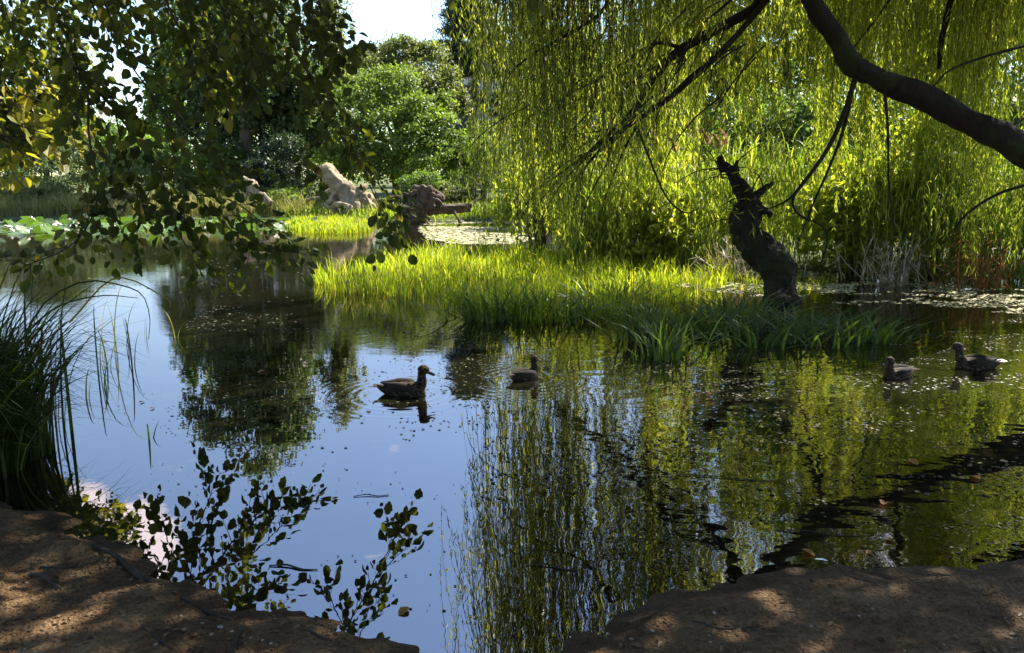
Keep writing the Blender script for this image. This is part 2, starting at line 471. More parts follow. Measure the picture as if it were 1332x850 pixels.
murk = ramp(N, [(.35, (.004, .0045, .002)), (.7, (.009, .0085, .004))]); L.new(wn(.8, (1, 1, 1), 4), murk.inputs[0]); L.new(murk.outputs[0], df.inputs[0])
gl = N.new('ShaderNodeBsdfGlossy'); gl.inputs['Roughness'].default_value = .0; gl.inputs['Color'].default_value = (1, .93, .965, 1); L.new(bp.outputs[0], gl.inputs['Normal'])
mx = N.new('ShaderNodeMixShader'); L.new(fr.outputs[0], mx.inputs[0]); L.new(df.outputs[0], mx.inputs[1]); L.new(gl.outputs[0], mx.inputs[2]); L.new(mx.outputs[0], out.inputs[0])
MAT_WATER = m
wm = MB(); wm.add([(-90, 1.2, 0), (90, 1.2, 0), (90, 46, 0), (-90, 46, 0)], [(0, 1, 2, 3)])
tag(wm.build('water', m, smooth=False), 'dark still pond water mirroring the sky and trees', 'water', kind='structure')
# ---------------------------------------------------------------- foliage materials
MF = {}
MF['dark'] = foliage('leaf_dark', [(0, (.05, .075, .026)), (1, (.095, .125, .046))], (1.5, 1.8, .8), .35, rough=.5, spec=.3, clump=.5, cscale=.25)
MF['mid'] = foliage('leaf_mid', [(0, (.07, .11, .024)), (1, (.13, .175, .042))], (1.7, 2.1, .7), .42, clump=.5, cscale=.3)
MF['bright'] = foliage('leaf_bright', [(0, (.075, .108, .024)), (1, (.145, .178, .04))], (1.7, 2.0, .6), .45, clump=.4, cscale=.4)
MF['olive'] = foliage('leaf_olive', [(0, (.085, .1, .035)), (1, (.15, .16, .06))], (1.6, 1.8, .7), .4, clump=.5, cscale=.4)
MF['pine'] = foliage('needle_blue_green', [(0, (.022, .036, .022)), (1, (.04, .058, .036))], (1.2, 1.5, .9), .2, clump=.5, cscale=.5)
MF['rhodo'] = foliage('leaf_leathery', [(0, (.028, .045, .02)), (1, (.055, .075, .036))], (1.2, 1.6, .7), .22, rough=.5, spec=.25, clump=.5, cscale=.6)
MF['weep'] = foliage('leaf_weeping', [(0, (.12, .15, .05)), (1, (.2, .23, .08))], (1.5, 1.7, .7), .45, clump=.4, cscale=.5)
MB_BARK = barkmat('bark_brown', (.035, .026, .018), (.11, .085, .06), 6, .03)

def leaf_cloud(mb, lobes, n, size, up=.5, sub=26, tight=.16, tmpl=T_DIA, aspect=.62, shell=(.72, 1.04), droop=0.0, mat=0):
    """leaves gathered in sprays over the skin of several lobes; lobes = [(centre, radii)]"""
    c = np.array([l[0] for l in lobes], float); r = np.array([l[1] for l in lobes], float)
    w = (r[:, 0] * r[:, 2]) ** 1.0; w /= w.sum()
    ns = len(lobes) * sub
    li = rng.choice(len(lobes), ns, p=w)
    d = norm(rng.normal(size=(ns, 3))); d[:, 2] = np.where(d[:, 2] < -.45, -d[:, 2], d[:, 2])
    sc = c[li] + d * r[li] * rng.uniform(*shell, (ns, 1))
    sd, sr = d, r[li]
    k = rng.integers(0, ns, n)
    pos = sc[k] + rng.normal(size=(n, 3)) * sr[k] * tight * np.array([1, 1, .7])
    nrm = norm(sd[k] * .8 + np.array([0, 0, up]) + rng.normal(size=(n, 3)) * .55)
    ax = rng.normal(size=(n, 3)) + np.array([0, 0, -droop])
    s = size * rng.uniform(.6, 1.3, n)
    leaves(mb, pos, ax, nrm, s, s * aspect, tmpl, mat)

def random_lobes(c, size, n, rr=(.28, .42), flat=.8, seed=0):
    g = np.random.default_rng(seed)
    out = []
    for i in range(n):
        d = g.normal(size=3); d /= np.linalg.norm(d)
        q = g.uniform(.45, .78)
        rad = g.uniform(*rr)
        out.append((np.array(c) + d * np.array(size) * q, np.array(size) * rad * np.array([1, 1, flat])))
    out.append((np.array(c), np.array(size) * .55))
    return out

def tree(name, label, x, y, h, spread, mat, nleaf, lsize, crown_base=.25, lobes=14, seed=0, cat='tree', group=None, trunk_r=.25, rr=(.28, .42), depth=None, sub=26, tight=.16, shape=None):
    z0 = float(ground_z(x, y))
    t = empty(name, (x, y, z0), label, cat, group)
    g = np.random.default_rng(seed + 100)
    tb = MB()
    cz = z0 + h * (crown_base + 1) / 2; hz = h * (1 - crown_base) / 2
    dep = depth or spread
    top = (x + g.normal() * .3, y, z0 + h * .8)
    limb(tb, [(x, y, z0 - .2), (x + g.normal() * .15, y, z0 + h * .25), top], [trunk_r, trunk_r * .8, trunk_r * .25], 9, seed=seed)
    lb = shape if shape else random_lobes((x, y, cz), (spread, dep, hz), lobes, rr, seed=seed)
    for c, r in lb[:9]:
        a = (x, y, z0 + h * g.uniform(.2, .5))
        mid = [(a[i] + c[i]) / 2 + (0, 0, .3)[i] for i in range(3)]
        limb(tb, [a, mid, c], [trunk_r * .45, trunk_r * .3, .03], 6, seed=seed)
    tb.build('trunk', MB_BARK, t)
    cb = MB(); leaf_cloud(cb, lb, nleaf, lsize, sub=sub, tight=tight)
    cb.build('crown', mat, t, smooth=False)
    return t

def xz(px, d): return P(px, 228, d).x
def zat(py, d): return P(666, py, d).z

# tall dark tree behind the left spray: its top is above the frame, its mirror image ends at y 575
FAR_GROUP = 'trees beyond the pond'
tree('oak_tree', 'tall dark green broad tree rising out of frame left of the sky gap', xz(330, 47), 47, 15.0, 5.2, MF['dark'], 52000, .25, .08, 28, 1, group=FAR_GROUP, trunk_r=.45, depth=4)
tree('ash_tree', 'grey green feathery tree beside the dark one, edging the sky gap', xz(418, 52), 52, 14.5, 2.6, MF['olive'], 15000, .2, .15, 14, 2, group=FAR_GROUP, trunk_r=.3)
# bright layered maple in the middle
def lobes_px(lst):
    out = []
    for px, py, rx, ry, d in lst:
        c = P(px, py, d); k = d / 1045
        out.append((np.array(c), np.array([rx * k, rx * k * .9, ry * k])))
    return out
mp_l = lobes_px([(470, 130, 38, 34, 44), (512, 118, 34, 30, 45), (455, 185, 34, 30, 43.5), (505, 165, 34, 24, 43), (545, 150, 30, 22, 43), (478, 215, 38, 26, 43),
                 (530, 195, 36, 22, 42.5), (572, 168, 26, 18, 43), (590, 190, 22, 18, 42.5), (562, 215, 34, 20, 42), (515, 228, 34, 18, 42.5), (545, 178, 26, 16, 42), (575, 140, 20, 16, 44), (440, 215, 30, 26, 43), (596, 216, 16, 18, 42)])
tree('maple_tree', 'bright green maple with layered rounded boughs below the sky gap', xz(520, 44), 44, 7.0, 3, MF['bright'], 30000, .17, .1, seed=3, shape=mp_l, group=FAR_GROUP, sub=30, tight=.2)
bk_l = lobes_px([(462, 90, 26, 24, 60), (490, 78, 24, 20, 61), (525, 72, 26, 22, 60), (555, 85, 28, 24, 60), (505, 100, 30, 24, 59), (540, 112, 34, 26, 58), (578, 112, 20, 26, 59), (475, 120, 34, 26, 59), (590, 140, 18, 26, 60), (560, 140, 30, 30, 58), (450, 112, 22, 30, 58), (500, 140, 30, 30, 57)])
tree('lime_tree', 'pale green domed tree whose crown fills the bottom of the sky gap', xz(525, 60), 60, 10, 4, MF['olive'], 36000, .21, .1, seed=4, shape=bk_l, group=FAR_GROUP, sub=34, tight=.2, trunk_r=.3)

# dark pine right of the sky gap
def pine(x, y, h, label, seed, low=.32):
    z0 = float(ground_z(x, y)); t = empty('pine_tree', (x, y, z0), label, 'tree', FAR_GROUP)
    tb = MB(); limb(tb, [(x, y, z0 - .2), (x + .2, y, z0 + h * .5), (x, y, z0 + h)], [.38, .28, .06], 9, seed=seed)
    cb = MB(); g = np.random.default_rng(seed)
    for k in range(78):
        zz = z0 + h * g.uniform(low, 1.0); a = g.uniform(0, 6.283); ln = (1.05 - (zz - z0) / h) * 4.2 + .7
        e = np.array([x + math.cos(a) * ln, y + math.sin(a) * ln, zz + g.uniform(-.2, .5)])
        limb(tb, [(x, y, zz), tuple((np.array((x, y, zz)) + e) / 2 + (0, 0, .15)), tuple(e)], [.08, .05, .015], 5, n=6, seed=k)
        for q in range(6):
            u = g.uniform(.35, 1.05); c = np.array((x, y, zz)) * (1 - u) + e * u
            n = 130
            pos = c + g.normal(size=(n, 3)) * np.array([.5, .5, .14])
            ax = g.normal(size=(n, 3)) + np.array([0, 0, .5])
            leaves(cb, pos, ax, g.normal(size=(n, 3)) + np.array([0, 0, 1]), g.uniform(.2, .42, n), .085)
    tb.build('trunk', MB_BARK, t); cb.build('crown', MF['pine'], t, smooth=False)
pine(xz(614, 66), 66, 15.5, 'dark blue green pine standing right of the sky gap', 11, .58)
pine(xz(700, 70), 70, 16, 'dark pine half hidden behind the willow curtain beside the white building', 12)

# shrubs and low trees on the far bank
def shrub(name, label, px, d, hw, h, mat, n, ls, seed, cat='bush', group='shrubs on the far bank', lob=9, dep=None, z=None):
    x = xz(px, d); z0 = float(ground_z(x, d)) if z is None else z
    t = empty(name, (x, d, z0), label, cat, group)
    lb = random_lobes((x, d, z0 + h * .48), (hw, dep or hw * .8, h * .55), lob, (.35, .5), .9, seed)
    st = MB(); g = np.random.default_rng(seed)
    for c, r in lb[:7]:
        limb(st, [(x + g.normal() * .15, d + g.normal() * .1, z0 - .1), tuple((np.array((x, d, z0)) + c) / 2 + (0, 0, .1)), tuple(c)], [.06, .045, .012], 5, n=7, seed=seed)
    st.build('stem', MB_BARK, t)
    cb = MB(); leaf_cloud(cb, lb, n, ls, sub=30, tight=.2); cb.build('foliage', mat, t, smooth=False)
    return t
shrub('rhododendron_bush', 'big dark rounded rhododendron left of the pale root stump', 358, 43.5, 2.5, 4.0, MF['rhodo'], 16000, .15, 21, lob=12)
shrub('round_bush', 'small rounded green bush behind the dark uprooted stump', 543, 39.5, 1.25, 2.1, MF['mid'], 6500, .1, 22)
shrub('leafy_bush', 'light green leafy bush between the round bush and the willow', 588, 40.5, 1.3, 1.5, MF['olive'], 6000, .1, 23)
shrub('elder_bush', 'fresh green spreading bush left of the pale root stump', 365, 39.5, 1.7, 1.5, MF['bright'], 6000, .12, 24)
shrub('bramble_bush', 'low olive bramble behind the water lilies at the edge of the photo', 12, 41, 2.6, 2.2, MF['olive'], 9000, .12, 25)
shrub('hawthorn_bush', 'dark thorny bush behind the reeds at the far left', 60, 45, 3.4, 3.4, MF['dark'], 12000, .14, 26)
shrub('dogwood_bush', 'yellowish bush behind the tall grass left of the rhododendron', 180, 45, 3.0, 2.9, MF['weep'], 10000, .13, 27)
shrub('laurel_bush', 'mid green bush between the yellowish bush and the rhododendron', 262, 46, 3.2, 3.6, MF['mid'], 11000, .14, 28)
shrub('hazel_bush', 'tall green bush in the gap beneath the dark broad tree', 440, 46, 2.2, 3.2, MF['mid'], 9000, .14, 29)

# background trees behind the willow and at the far left
BK = 'trees behind the willow'
for i, (px, d, h, s, mt, lab) in enumerate([
        (775, 56, 11, 4, 'mid', 'green tree behind the thin left edge of the willow curtain'),
        (800, 46, 10, 4, 'dark', 'dark tree behind the willow, nearest the double limb'),
        (905, 42, 13, 4.6, 'dark', 'dark tree behind the plumed reeds'),
        (1010, 40, 17, 5, 'mid', 'green tree behind the leaning dead trunk'),
        (1120, 38, 17, 5, 'dark', 'dark tree behind the elbow of the thick willow limb'),
        (1240, 36, 17, 5, 'mid', 'green tree behind the thick willow limb near the edge'),
        (1360, 34, 17, 5, 'dark', 'dark tree at the right edge behind the reeds')]):
    tree('alder_tree', lab, xz(px, d), d, h, s, MF[mt], 20000, .27, .03, 16, 40 + i, group=BK, trunk_r=.25)
for i, (px, d, h, s, mt, lab) in enumerate([
        (-60, 56, 6.5, 5, 'olive', 'olive tree showing through the beech leaves at the left edge'),
        (150, 60, 5.8, 5, 'mid', 'low green tree below the bright gap in the beech leaves')]):
    tree('field_maple_tree', lab, xz(px, d), d, h, s, MF[mt], 13000, .25, .05, 12, 60 + i, group=FAR_GROUP, trunk_r=.25)

for i, (px, d, h, s, mt, lab) in enumerate([
        (60, 54, 7.2, 3.6, 'dark', 'dark tree above the thorny bush at the far left'),
        (240, 52, 12, 2.6, 'mid', 'dark slender tree just left of the tall broad tree'),
        (290, 50, 10.5, 2.8, 'dark', 'dark tree in front of the tall broad tree, left of its trunk'),
        (395, 50, 9.5, 3.0, 'dark', 'dark tree filling the space under the grey green feathery tree')]):
    tree('hornbeam_tree', lab, xz(px, d), d, h, s, MF[mt], 16000, .25, .02, 14, 160 + i, group=FAR_GROUP, trunk_r=.25)
for i, (px, d, hw, h, mt, lab) in enumerate([
        (572, 51, 2.6, 3.6, 'mid', 'green bush closing the gap under the layered maple'),
        (300, 49, 4, 4.6, 'dark', 'dark undergrowth bush between the trunks behind the rhododendron'),
        (735, 38, 2.6, 4.0, 'olive', 'olive bush behind the left edge of the willow curtain'),
        (790, 33, 3.2, 4.5, 'dark', 'dark bush behind the middle of the willow curtain'),
        (890, 30, 3.0, 4.6, 'dark', 'dark bush right behind the plumed reeds'),
        (1000, 28, 3.0, 4.4, 'mid', 'green bush behind the dead trunk'),
        (1110, 27, 3.0, 4.6, 'dark', 'dark bush behind the reeds below the elbow of the thick limb'),
        (1220, 26, 3.0, 4.4, 'mid', 'green bush behind the reeds below the thick limb'),
        (1330, 25, 3.0, 4.6, 'dark', 'dark bush behind the reeds at the right edge')]):
    shrub('hazel_thicket', lab, px, d, hw, h, MF[mt], 9000, .17, 180 + i, group='bushes closing the view behind pond and reeds', lob=12)

MF['sallow'] = foliage('leaf_sallow', [(0, (.13, .16, .025)), (.7, (.22, .25, .035)), (1, (.3, .29, .05))], (1.9, 2.0, .6), .6, clump=.5, cscale=.9)
for i, (px, d, hw, h, lab) in enumerate([
        (700, 21, 1.3, 2.4, 'sunlit yellow green sallow bush behind the left part of the willow curtain'),
        (775, 19, 1.3, 2.5, 'sunlit yellow green sallow bush behind the tips of the double limb'),
        (850, 17.6, 1.2, 2.3, 'sunlit yellow green sallow bush below the plumed reeds'),
        (1120, 16.6, 1.3, 2.7, 'sunlit yellow green sallow bush right of the dead trunk'),
        (1215, 16.4, 1.3, 2.9, 'sunlit yellow green sallow bush below the middle of the thick limb')]):
    shrub('sallow_bush', lab, px, d, hw, h, MF['sallow'], 4600, .15, 280 + i, group='sallow bushes behind the willow', lob=12, z=0.0)

# small weeping willow in front of the building
wx, wy = xz(628, 46), 46.0
t = empty('weeping_willow', (wx, wy, float(ground_z(wx, wy))), 'small pale weeping willow below the white building', 'tree', FAR_GROUP)
tb = MB(); limb(tb, [(wx, wy, .2), (wx + .1, wy, 2), (wx, wy, 4.4)], [.2, .16, .06], 8); tb.build('trunk', MB_BARK, t)
cb = MB(); g = np.random.default_rng(5)
for k in range(260):
    a = g.uniform(0, 6.28); rr_ = g.uniform(.2, 1.7); zt = 4.9 - .55 * rr_ ** 1.5 + g.normal() * .25; ln = g.uniform(1.2, 3.4)
    n = int(ln * 14); tt = g.uniform(0, 1, n)
    pos = np.stack([wx + math.cos(a) * rr_ * (1 + .25 * tt), wy + math.sin(a) * rr_ * (1 + .25 * tt), zt - ln * tt], 1) + g.normal(size=(n, 3)) * .06
    ax = g.normal(size=(n, 3)) * .4 + np.array([0, 0, -1])
    leaves(cb, pos, ax, g.normal(size=(n, 3)), g.uniform(.14, .26, n), .055)
cb.build('crown', MF['weep'], t, smooth=False)

# building glimpsed between the pine and the willow
bx, by, bz = xz(640, 82), 82.0, float(ground_z(xz(640, 82), 82))
t = empty('apartment_building', (bx, by, bz), 'white walled building with dark window bands seen between pine and willow', 'building')
mw = plain('white_render', (.62, .58, .56), .8, .2, .06, 2); md = plain('dark_cladding', (.05, .05, .06), .7, .2, .1, 2); mr_ = plain('roof_tile', (.26, .2, .18), .8, .2, .2, 5)
mg_ = plain('window_glass', (.03, .035, .045), .08, .6, .1, 1); mrail = plain('rail_metal', (.07, .07, .08), .5, .4, .1, 3)
b1 = MB(); box(b1, (bx + 2, by + 3, bz + 5.6), (14, 6, 11.2)); b1.build('wall', mw, t, smooth=False)
b2 = MB(); box(b2, (bx - 3.4, by - .6, bz + 5.0), (2.6, 1.2, 9.6)); b2.build('stair_tower', md, t, smooth=False)
b3 = MB()
b3.add([(bx - 5.4, by - .5, bz + 11.2), (bx + 9.4, by - .5, bz + 11.2), (bx + 9.4, by + 6.5, bz + 11.2), (bx - 5.4, by + 6.5, bz + 11.2), (bx - 4.4, by + 3, bz + 13.6), (bx + 8.4, by + 3, bz + 13.6)],
       [(0, 1, 5, 4), (2, 3, 4, 5)]); b3.add([(bx - 5.4, by - .5, bz + 11.2), (bx - 4.4, by + 3, bz + 13.6), (bx - 5.4, by + 6.5, bz + 11.2), (bx + 9.4, by - .5, bz + 11.2), (bx + 9.4, by + 6.5, bz + 11.2), (bx + 8.4, by + 3, bz + 13.6)], [(0, 1, 2), (3, 4, 5)])
rf = b3.build('roof', mr_, t, smooth=False)
b4 = MB(); box(b4, (bx - 3.4, by + 2.2, bz + 13.6), (.9, .8, 2.4)); b4.build('chimney', mr_, rf, smooth=False)
for k in range(3):
    for j in range(4):
        wb = MB(); box(wb, (bx - 1.2 + j * 1.9, by - .02, bz + 2.4 + k * 3.1), (1.3, .1, 1.5)); wo_ = wb.build('window', mg_, t, smooth=False)
        fb = MB()
        for dx in (-.7, 0, .7): box(fb, (bx - 1.2 + j * 1.9 + dx, by - .075, bz + 2.4 + k * 3.1), (.1, .1, 1.62))
        fb.build('frame', mw, wo_, smooth=False)
    rb = MB(); box(rb, (bx + 2, by - 1.1, bz + 1.1 + k * 3.1), (8.2, .08, .08)); box(rb, (bx + 2, by - .6, bz + .15 + k * 3.1), (8.2, 1.1, .18))
    for j in range(34): box(rb, (bx - 1.9 + j * .237, by - 1.1, bz + .65 + k * 3.1), (.04, .04, .84))
    rb.build('balcony', mrail, t, smooth=False)

# far-off wood closing the view under the nearer crowns
wm_ = MB(); lb = []
for k in range(60):
    px = -160 + 1900 * (k + .5) / 60 + rng.normal() * 6; d = rng.uniform(84, 98); hw = 3.8 if px < 215 else rng.uniform(7.5, 9.5)
    x = xz(px, d); z0 = float(ground_z(x, d)); lb.append(((x, d, z0 + hw * .42), (2.6, 2.2, hw * .58)))
leaf_cloud(wm_, lb, 60000, .42, sub=26, tight=.22)
tag(wm_.build('woods', MF['mid'], smooth=False), 'far off wood seen as one green mass under the nearer crowns', 'woods', kind='stuff')
# ---------------------------------------------------------------- big willow on the right
MF['willow'] = foliage('leaf_willow', [(0, (.10, .13, .022)), (.55, (.2, .225, .034)), (.9, (.3, .3, .06)), (1, (.3, .25, .07))], (1.95, 2.08, .7), .58, clump=.5, cscale=.7)
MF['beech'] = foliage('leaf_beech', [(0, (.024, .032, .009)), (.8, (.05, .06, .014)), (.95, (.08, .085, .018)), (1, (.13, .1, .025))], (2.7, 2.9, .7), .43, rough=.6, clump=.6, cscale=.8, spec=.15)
MF['yellow_lit'] = foliage('leaf_yellow_lit', [(0, (.12, .13, .02)), (.6, (.2, .19, .03)), (1, (.23, .18, .03))], (1.7, 1.8, .6), .5, clump=.4, cscale=.8)  # yellowed leaf tone, brightened in the colour for the backlit glow
BARK_W = barkmat('bark_willow', (.005, .004, .0028), (.019, .0145, .01), 9, .05, (1, 1, .3), moss=(.018, .022, .008))
BARK_B = barkmat('bark_twig', (.015, .012, .009), (.05, .04, .03), 14, .008)

def pxpath(lst): return [P(a, b, d) for a, b, d, r in lst], [r for *_, r in lst]

wt = empty('willow_tree', (10.2, 12.6, -.2), 'big weeping willow leaning in from the right with curtains of lime leaves', 'tree')
tk = MB()
limb(tk, [(10.2, 12.6, -.4), (10.0, 12.4, .5), (9.5, 12.1, 1.4), P(1420, 235, 11.7)], [.55, .44, .34, .27], 14, seed=3, rough=.16)
limbs_def = [
    [(1440, 248, 11.7, .27), (1332, 193, 11.8, .195), (1270, 163, 12, .18), (1200, 127, 12.2, .165), (1140, 101, 12.3, .15), (1108, 84, 12.4, .155), (1088, 50, 12.5, .135), (1062, 12, 12.6, .14), (1040, -30, 12.8, .13), (985, -110, 13, .12), (900, -200, 13.2, .08)],
    [(1012, -70, 12.9, .12), (990, 0, 13.4, .085), (945, 32, 13.6, .08), (895, 58, 13.7, .078), (862, 85, 13.8, .068), (840, 118, 13.8, .058), (825, 143, 13.8, .05), (800, 167, 13.7, .042), (770, 195, 13.6, .032), (730, 225, 13.5, .022), (692, 252, 13.4, .01)],
    [(1030, -50, 12.9, .09), (985, 15, 13.2, .05), (930, 75, 13.2, .047), (870, 128, 13.2, .045), (835, 152, 13.2, .042), (800, 177, 13.1, .035), (770, 207, 13, .025), (742, 245, 13, .01)],
]
for i, l in enumerate(limbs_def):
    p, r = pxpath(l); limb(tk, p, r, 16 if i == 0 else 8, n=80 if i == 0 else 34, rough=.3 if i == 0 else .2, seed=i)
tk.build('trunk', BARK_W, wt)
br = MB()
twig_def = [
    [(884, 62, 13.7, .03), (850, 57, 13.6, .028), (800, 90, 13.5, .025), (772, 107, 13.4, .02), (742, 122, 13.3, .014), (705, 152, 13.2, .006)],
    [(815, -30, 12, .04), (780, 18, 12, .03), (745, 42, 12, .025), (702, 65, 12, .02), (665, 95, 12, .012), (645, 140, 12, .005)],
    [(827, 160, 13.2, .018), (847, 212, 13.1, .017), (867, 257, 13, .015), (891, 277, 13, .012), (912, 270, 13, .006)],
    [(1112, 104, 12.3, .045), (1097, 150, 12.2, .038), (1076, 195, 12.1, .033), (1045, 238, 12, .026), (1025, 260, 12, .018), (1000, 272, 12, .008)],
    [(1042, 240, 12, .02), (1031, 262, 12, .02), (1040, 280, 12, .018), (1072, 297, 12, .014), (1074, 325, 12, .012), (1060, 360, 12, .007)],
    [(1110, 108, 12.4, .03), (1098, 165, 12.4, .025), (1080, 215, 12.4, .02), (1058, 265, 12.4, .015), (1032, 330, 12.4, .006)],
    [(1150, 115, 12.2, .024), (1155, 170, 12.2, .02), (1156, 235, 12.2, .014), (1163, 300, 12.2, .006)],
    [(1340, 58, 12.5, .022), (1275, 76, 12.5, .02), (1235, 92, 12.5, .016), (1212, 115, 12.5, .01)],
    [(1340, 150, 12, .02), (1312, 165, 11.9, .016), (1285, 172, 11.9, .01), (1262, 200, 11.9, .005)],
    [(1345, 238, 11.5, .026), (1300, 252, 11.6, .022), (1262, 275, 11.7, .017), (1235, 305, 11.8, .009)],
    [(985, -60, 12.6, .04), (960, -10, 12.4, .03), (915, 30, 12.4, .012)],
    [(1185, -40, 13, .03), (1150, 10, 13, .022), (1120, 50, 13, .014), (1100, 75, 13, .006)],
    [(1245, -30, 13.5, .05), (1225, 50, 13.5, .045), (1222, 90, 13.5, .03)],
    [(836, 150, 13.8, .03), (812, 195, 13.7, .02), (792, 245, 13.6, .012), (775, 300, 13.6, .005)],
    [(800, 170, 13.7, .022), (788, 215, 13.7, .016), (760, 270, 13.6, .01), (750, 330, 13.6, .004)],
    [(862, 85, 13.8, .02), (866, 110, 13.7, .016), (855, 150, 13.7, .012), (853, 200, 13.7, .005)],
    [(775, 105, 13.4, .02), (770, 140, 13.4, .015), (740, 175, 13.3, .012), (722, 215, 13.3, .005)],
    [(775, 195, 13.6, .02), (740, 210, 13.5, .014), (705, 240, 13.5, .008), (670, 285, 13.4, .004)],
    [(850, 125, 13.2, .015), (800, 165, 13.1, .012), (750, 175, 13, .008), (715, 190, 13, .004)],
]
for i, l in enumerate(twig_def):
    p, r = pxpath(l); limb(br, p, r, 6, n=22, rough=.1, seed=i + 20)
# thin arching twigs that leave the limbs and droop to the left
for k in range(46):
    px, py = rng.uniform(650, 1000), rng.uniform(-40, 150); d = rng.uniform(12.3, 14)
    if k % 3 == 0: px, py = random.choice([(945, 32), (895, 58), (840, 118), (800, 167), (930, 75), (870, 128), (770, 200), (985, 15)])
    dx, dy = rng.uniform(20, 95), rng.uniform(50, 170)
    limb(br, [P(px, py, d), P(px - dx * .45, py + dy * .25, d), P(px - dx * .85, py + dy * .62, d + .05), P(px - dx, py + dy, d + .1)], [.014, .011, .008, .003], 5, n=12, rough=.1, seed=k + 60)
# limbs above the picture that carry the curtains
arch = []
for k in range(26):
    x = 0.2 + 10.5 * (k + .5) / 26 + rng.normal() * .2; y = rng.uniform(10.5, 16); z = rng.uniform(6.6, 8.4)
    a = np.array((8.6, 12.5, 4.2)) if x > 5 else np.array(P(985, -110, 13)); e = np.array((x, y, z))
    limb(br, [a, (a + e) / 2 + (0, 0, 1.0), e], [.1, .06, .02], 6, n=10, seed=k)
br.build('branch', BARK_W, wt)

def strands(leaf_mb, twig_mb, px0, px1, d0, d1, b0, b1, ncl, per, z0=6.4, z1=8.2, leafd=30, lw=.018, ll=.145, spread=.26, pitch=None, leafdark=1.0, tw=.005):
    for c in range(ncl):
        px = rng.uniform(px0, px1); lean = rng.normal() * .25 - .12; d = rng.uniform(d0, d1)
        zb = zat(rng.uniform(b0, b1), d); zt = rng.uniform(z0, z1)
        x = xz(px, d)
        n = max(3, int(per * rng.uniform(.5, 1.5)))
        k = 9
        t = np.linspace(0, 1, k)[None, :, None]
        top = np.stack([x + rng.normal(size=n) * spread * 1.3, d + rng.normal(size=n) * spread, zt + rng.normal(size=n) * .3], 1)
        bot = np.stack([x + rng.normal(size=n) * spread * .8 + lean, d + rng.normal(size=n) * spread * .8, np.maximum(.05, zb + np.abs(rng.normal(size=n)) * .55)], 1)
        p = top[:, None] * (1 - t) + bot[:, None] * t
        ph = rng.uniform(0, 6.28, (n, 1)); am = rng.uniform(.02, .09, (n, 1))
        tt = t[..., 0]
        p[..., 0] += am * np.sin(ph + tt * 5) - .1 * np.sin(tt * math.pi)
        p[..., 1] += am * np.cos(ph * 1.7 + tt * 4)
        rad = np.broadcast_to(tw * (1 - .75 * tt), (n, k))
        tubes(twig_mb, p, rad, 3)
        ln = (top[:, 2] - bot[:, 2])
        m = np.maximum(2, ln * leafd * rng.uniform(.55, 1.2, n)).astype(int)
        own = np.repeat(np.arange(n), m)
        u = rng.uniform(0.02, 1, len(own)) ** .85
        s = u * (k - 1); i0 = np.minimum(s.astype(int), k - 2); fr_ = (s - i0)[:, None]
        pos = p[own, i0] * (1 - fr_) + p[own, i0 + 1] * fr_
        a = rng.uniform(0, 6.283, len(own)); spr = rng.uniform(.25, .95, len(own))
        ax = np.stack([np.cos(a) * spr, np.sin(a) * spr, -np.ones(len(own))], 1)
        nr = np.stack([np.cos(a), np.sin(a), rng.uniform(.2, 1.2, len(own))], 1) + rng.normal(size=(len(own), 3)) * .5
        leaves(leaf_mb, pos, ax, nr, ll * rng.uniform(.6, 1.25, len(own)), lw * rng.uniform(.7, 1.25, len(own)))

cr_, tw_ = MB(), MB()
#            px          depth       bottom     n  per
strands(cr_, tw_, 600, 640, 11.2, 13.5, 40, 160, 4, 3, leafd=18, spread=.12)
strands(cr_, tw_, 640, 730, 11.2, 13.5, 150, 340, 13, 8, leafd=18, spread=.2)
strands(cr_, tw_, 640, 790, 11, 14, 300, 400, 14, 7, leafd=10, tw=.007)
strands(cr_, tw_, 720, 890, 11.5, 14.5, 215, 385, 14, 7, leafd=10, tw=.007)
strands(cr_, tw_, 640, 860, 11, 13, 30, 230, 24, 10, leafd=13, tw=.008, spread=.4)
strands(cr_, tw_, 850, 1070, 13.5, 16, 60, 190, 38, 11, leafd=24, spread=.22)
strands(cr_, tw_, 930, 1340, 13, 15.5, 190, 350, 30, 6, leafd=17, tw=.005)
strands(cr_, tw_, 1040, 1330, 13, 15.5, 110, 230, 22, 11, leafd=22)
strands(cr_, tw_, 1060, 1380, 12.6, 16, 0, 140, 38, 12, leafd=24)
strands(cr_, tw_, 1230, 1400, 12.5, 13.6, 300, 385, 10, 8, leafd=18)
strands(cr_, tw_, 880, 1450, 14.5, 18, -160, 20, 44, 12, leafd=22, z0=8.5, z1=10.5, ll=.16, lw=.026)
strands(cr_, tw_, 640, 930, 15.5, 19, 220, 345, 24, 11, leafd=22, z0=5, z1=8, ll=.16, lw=.026)
strands(cr_, tw_, 1000, 1420, 15.5, 18, 180, 330, 22, 10, leafd=20, z0=5, z1=8, ll=.16, lw=.026)
cr_.build('crown', MF['willow'], wt, smooth=False)
tw_.build('hanging_twigs', BARK_W, wt)

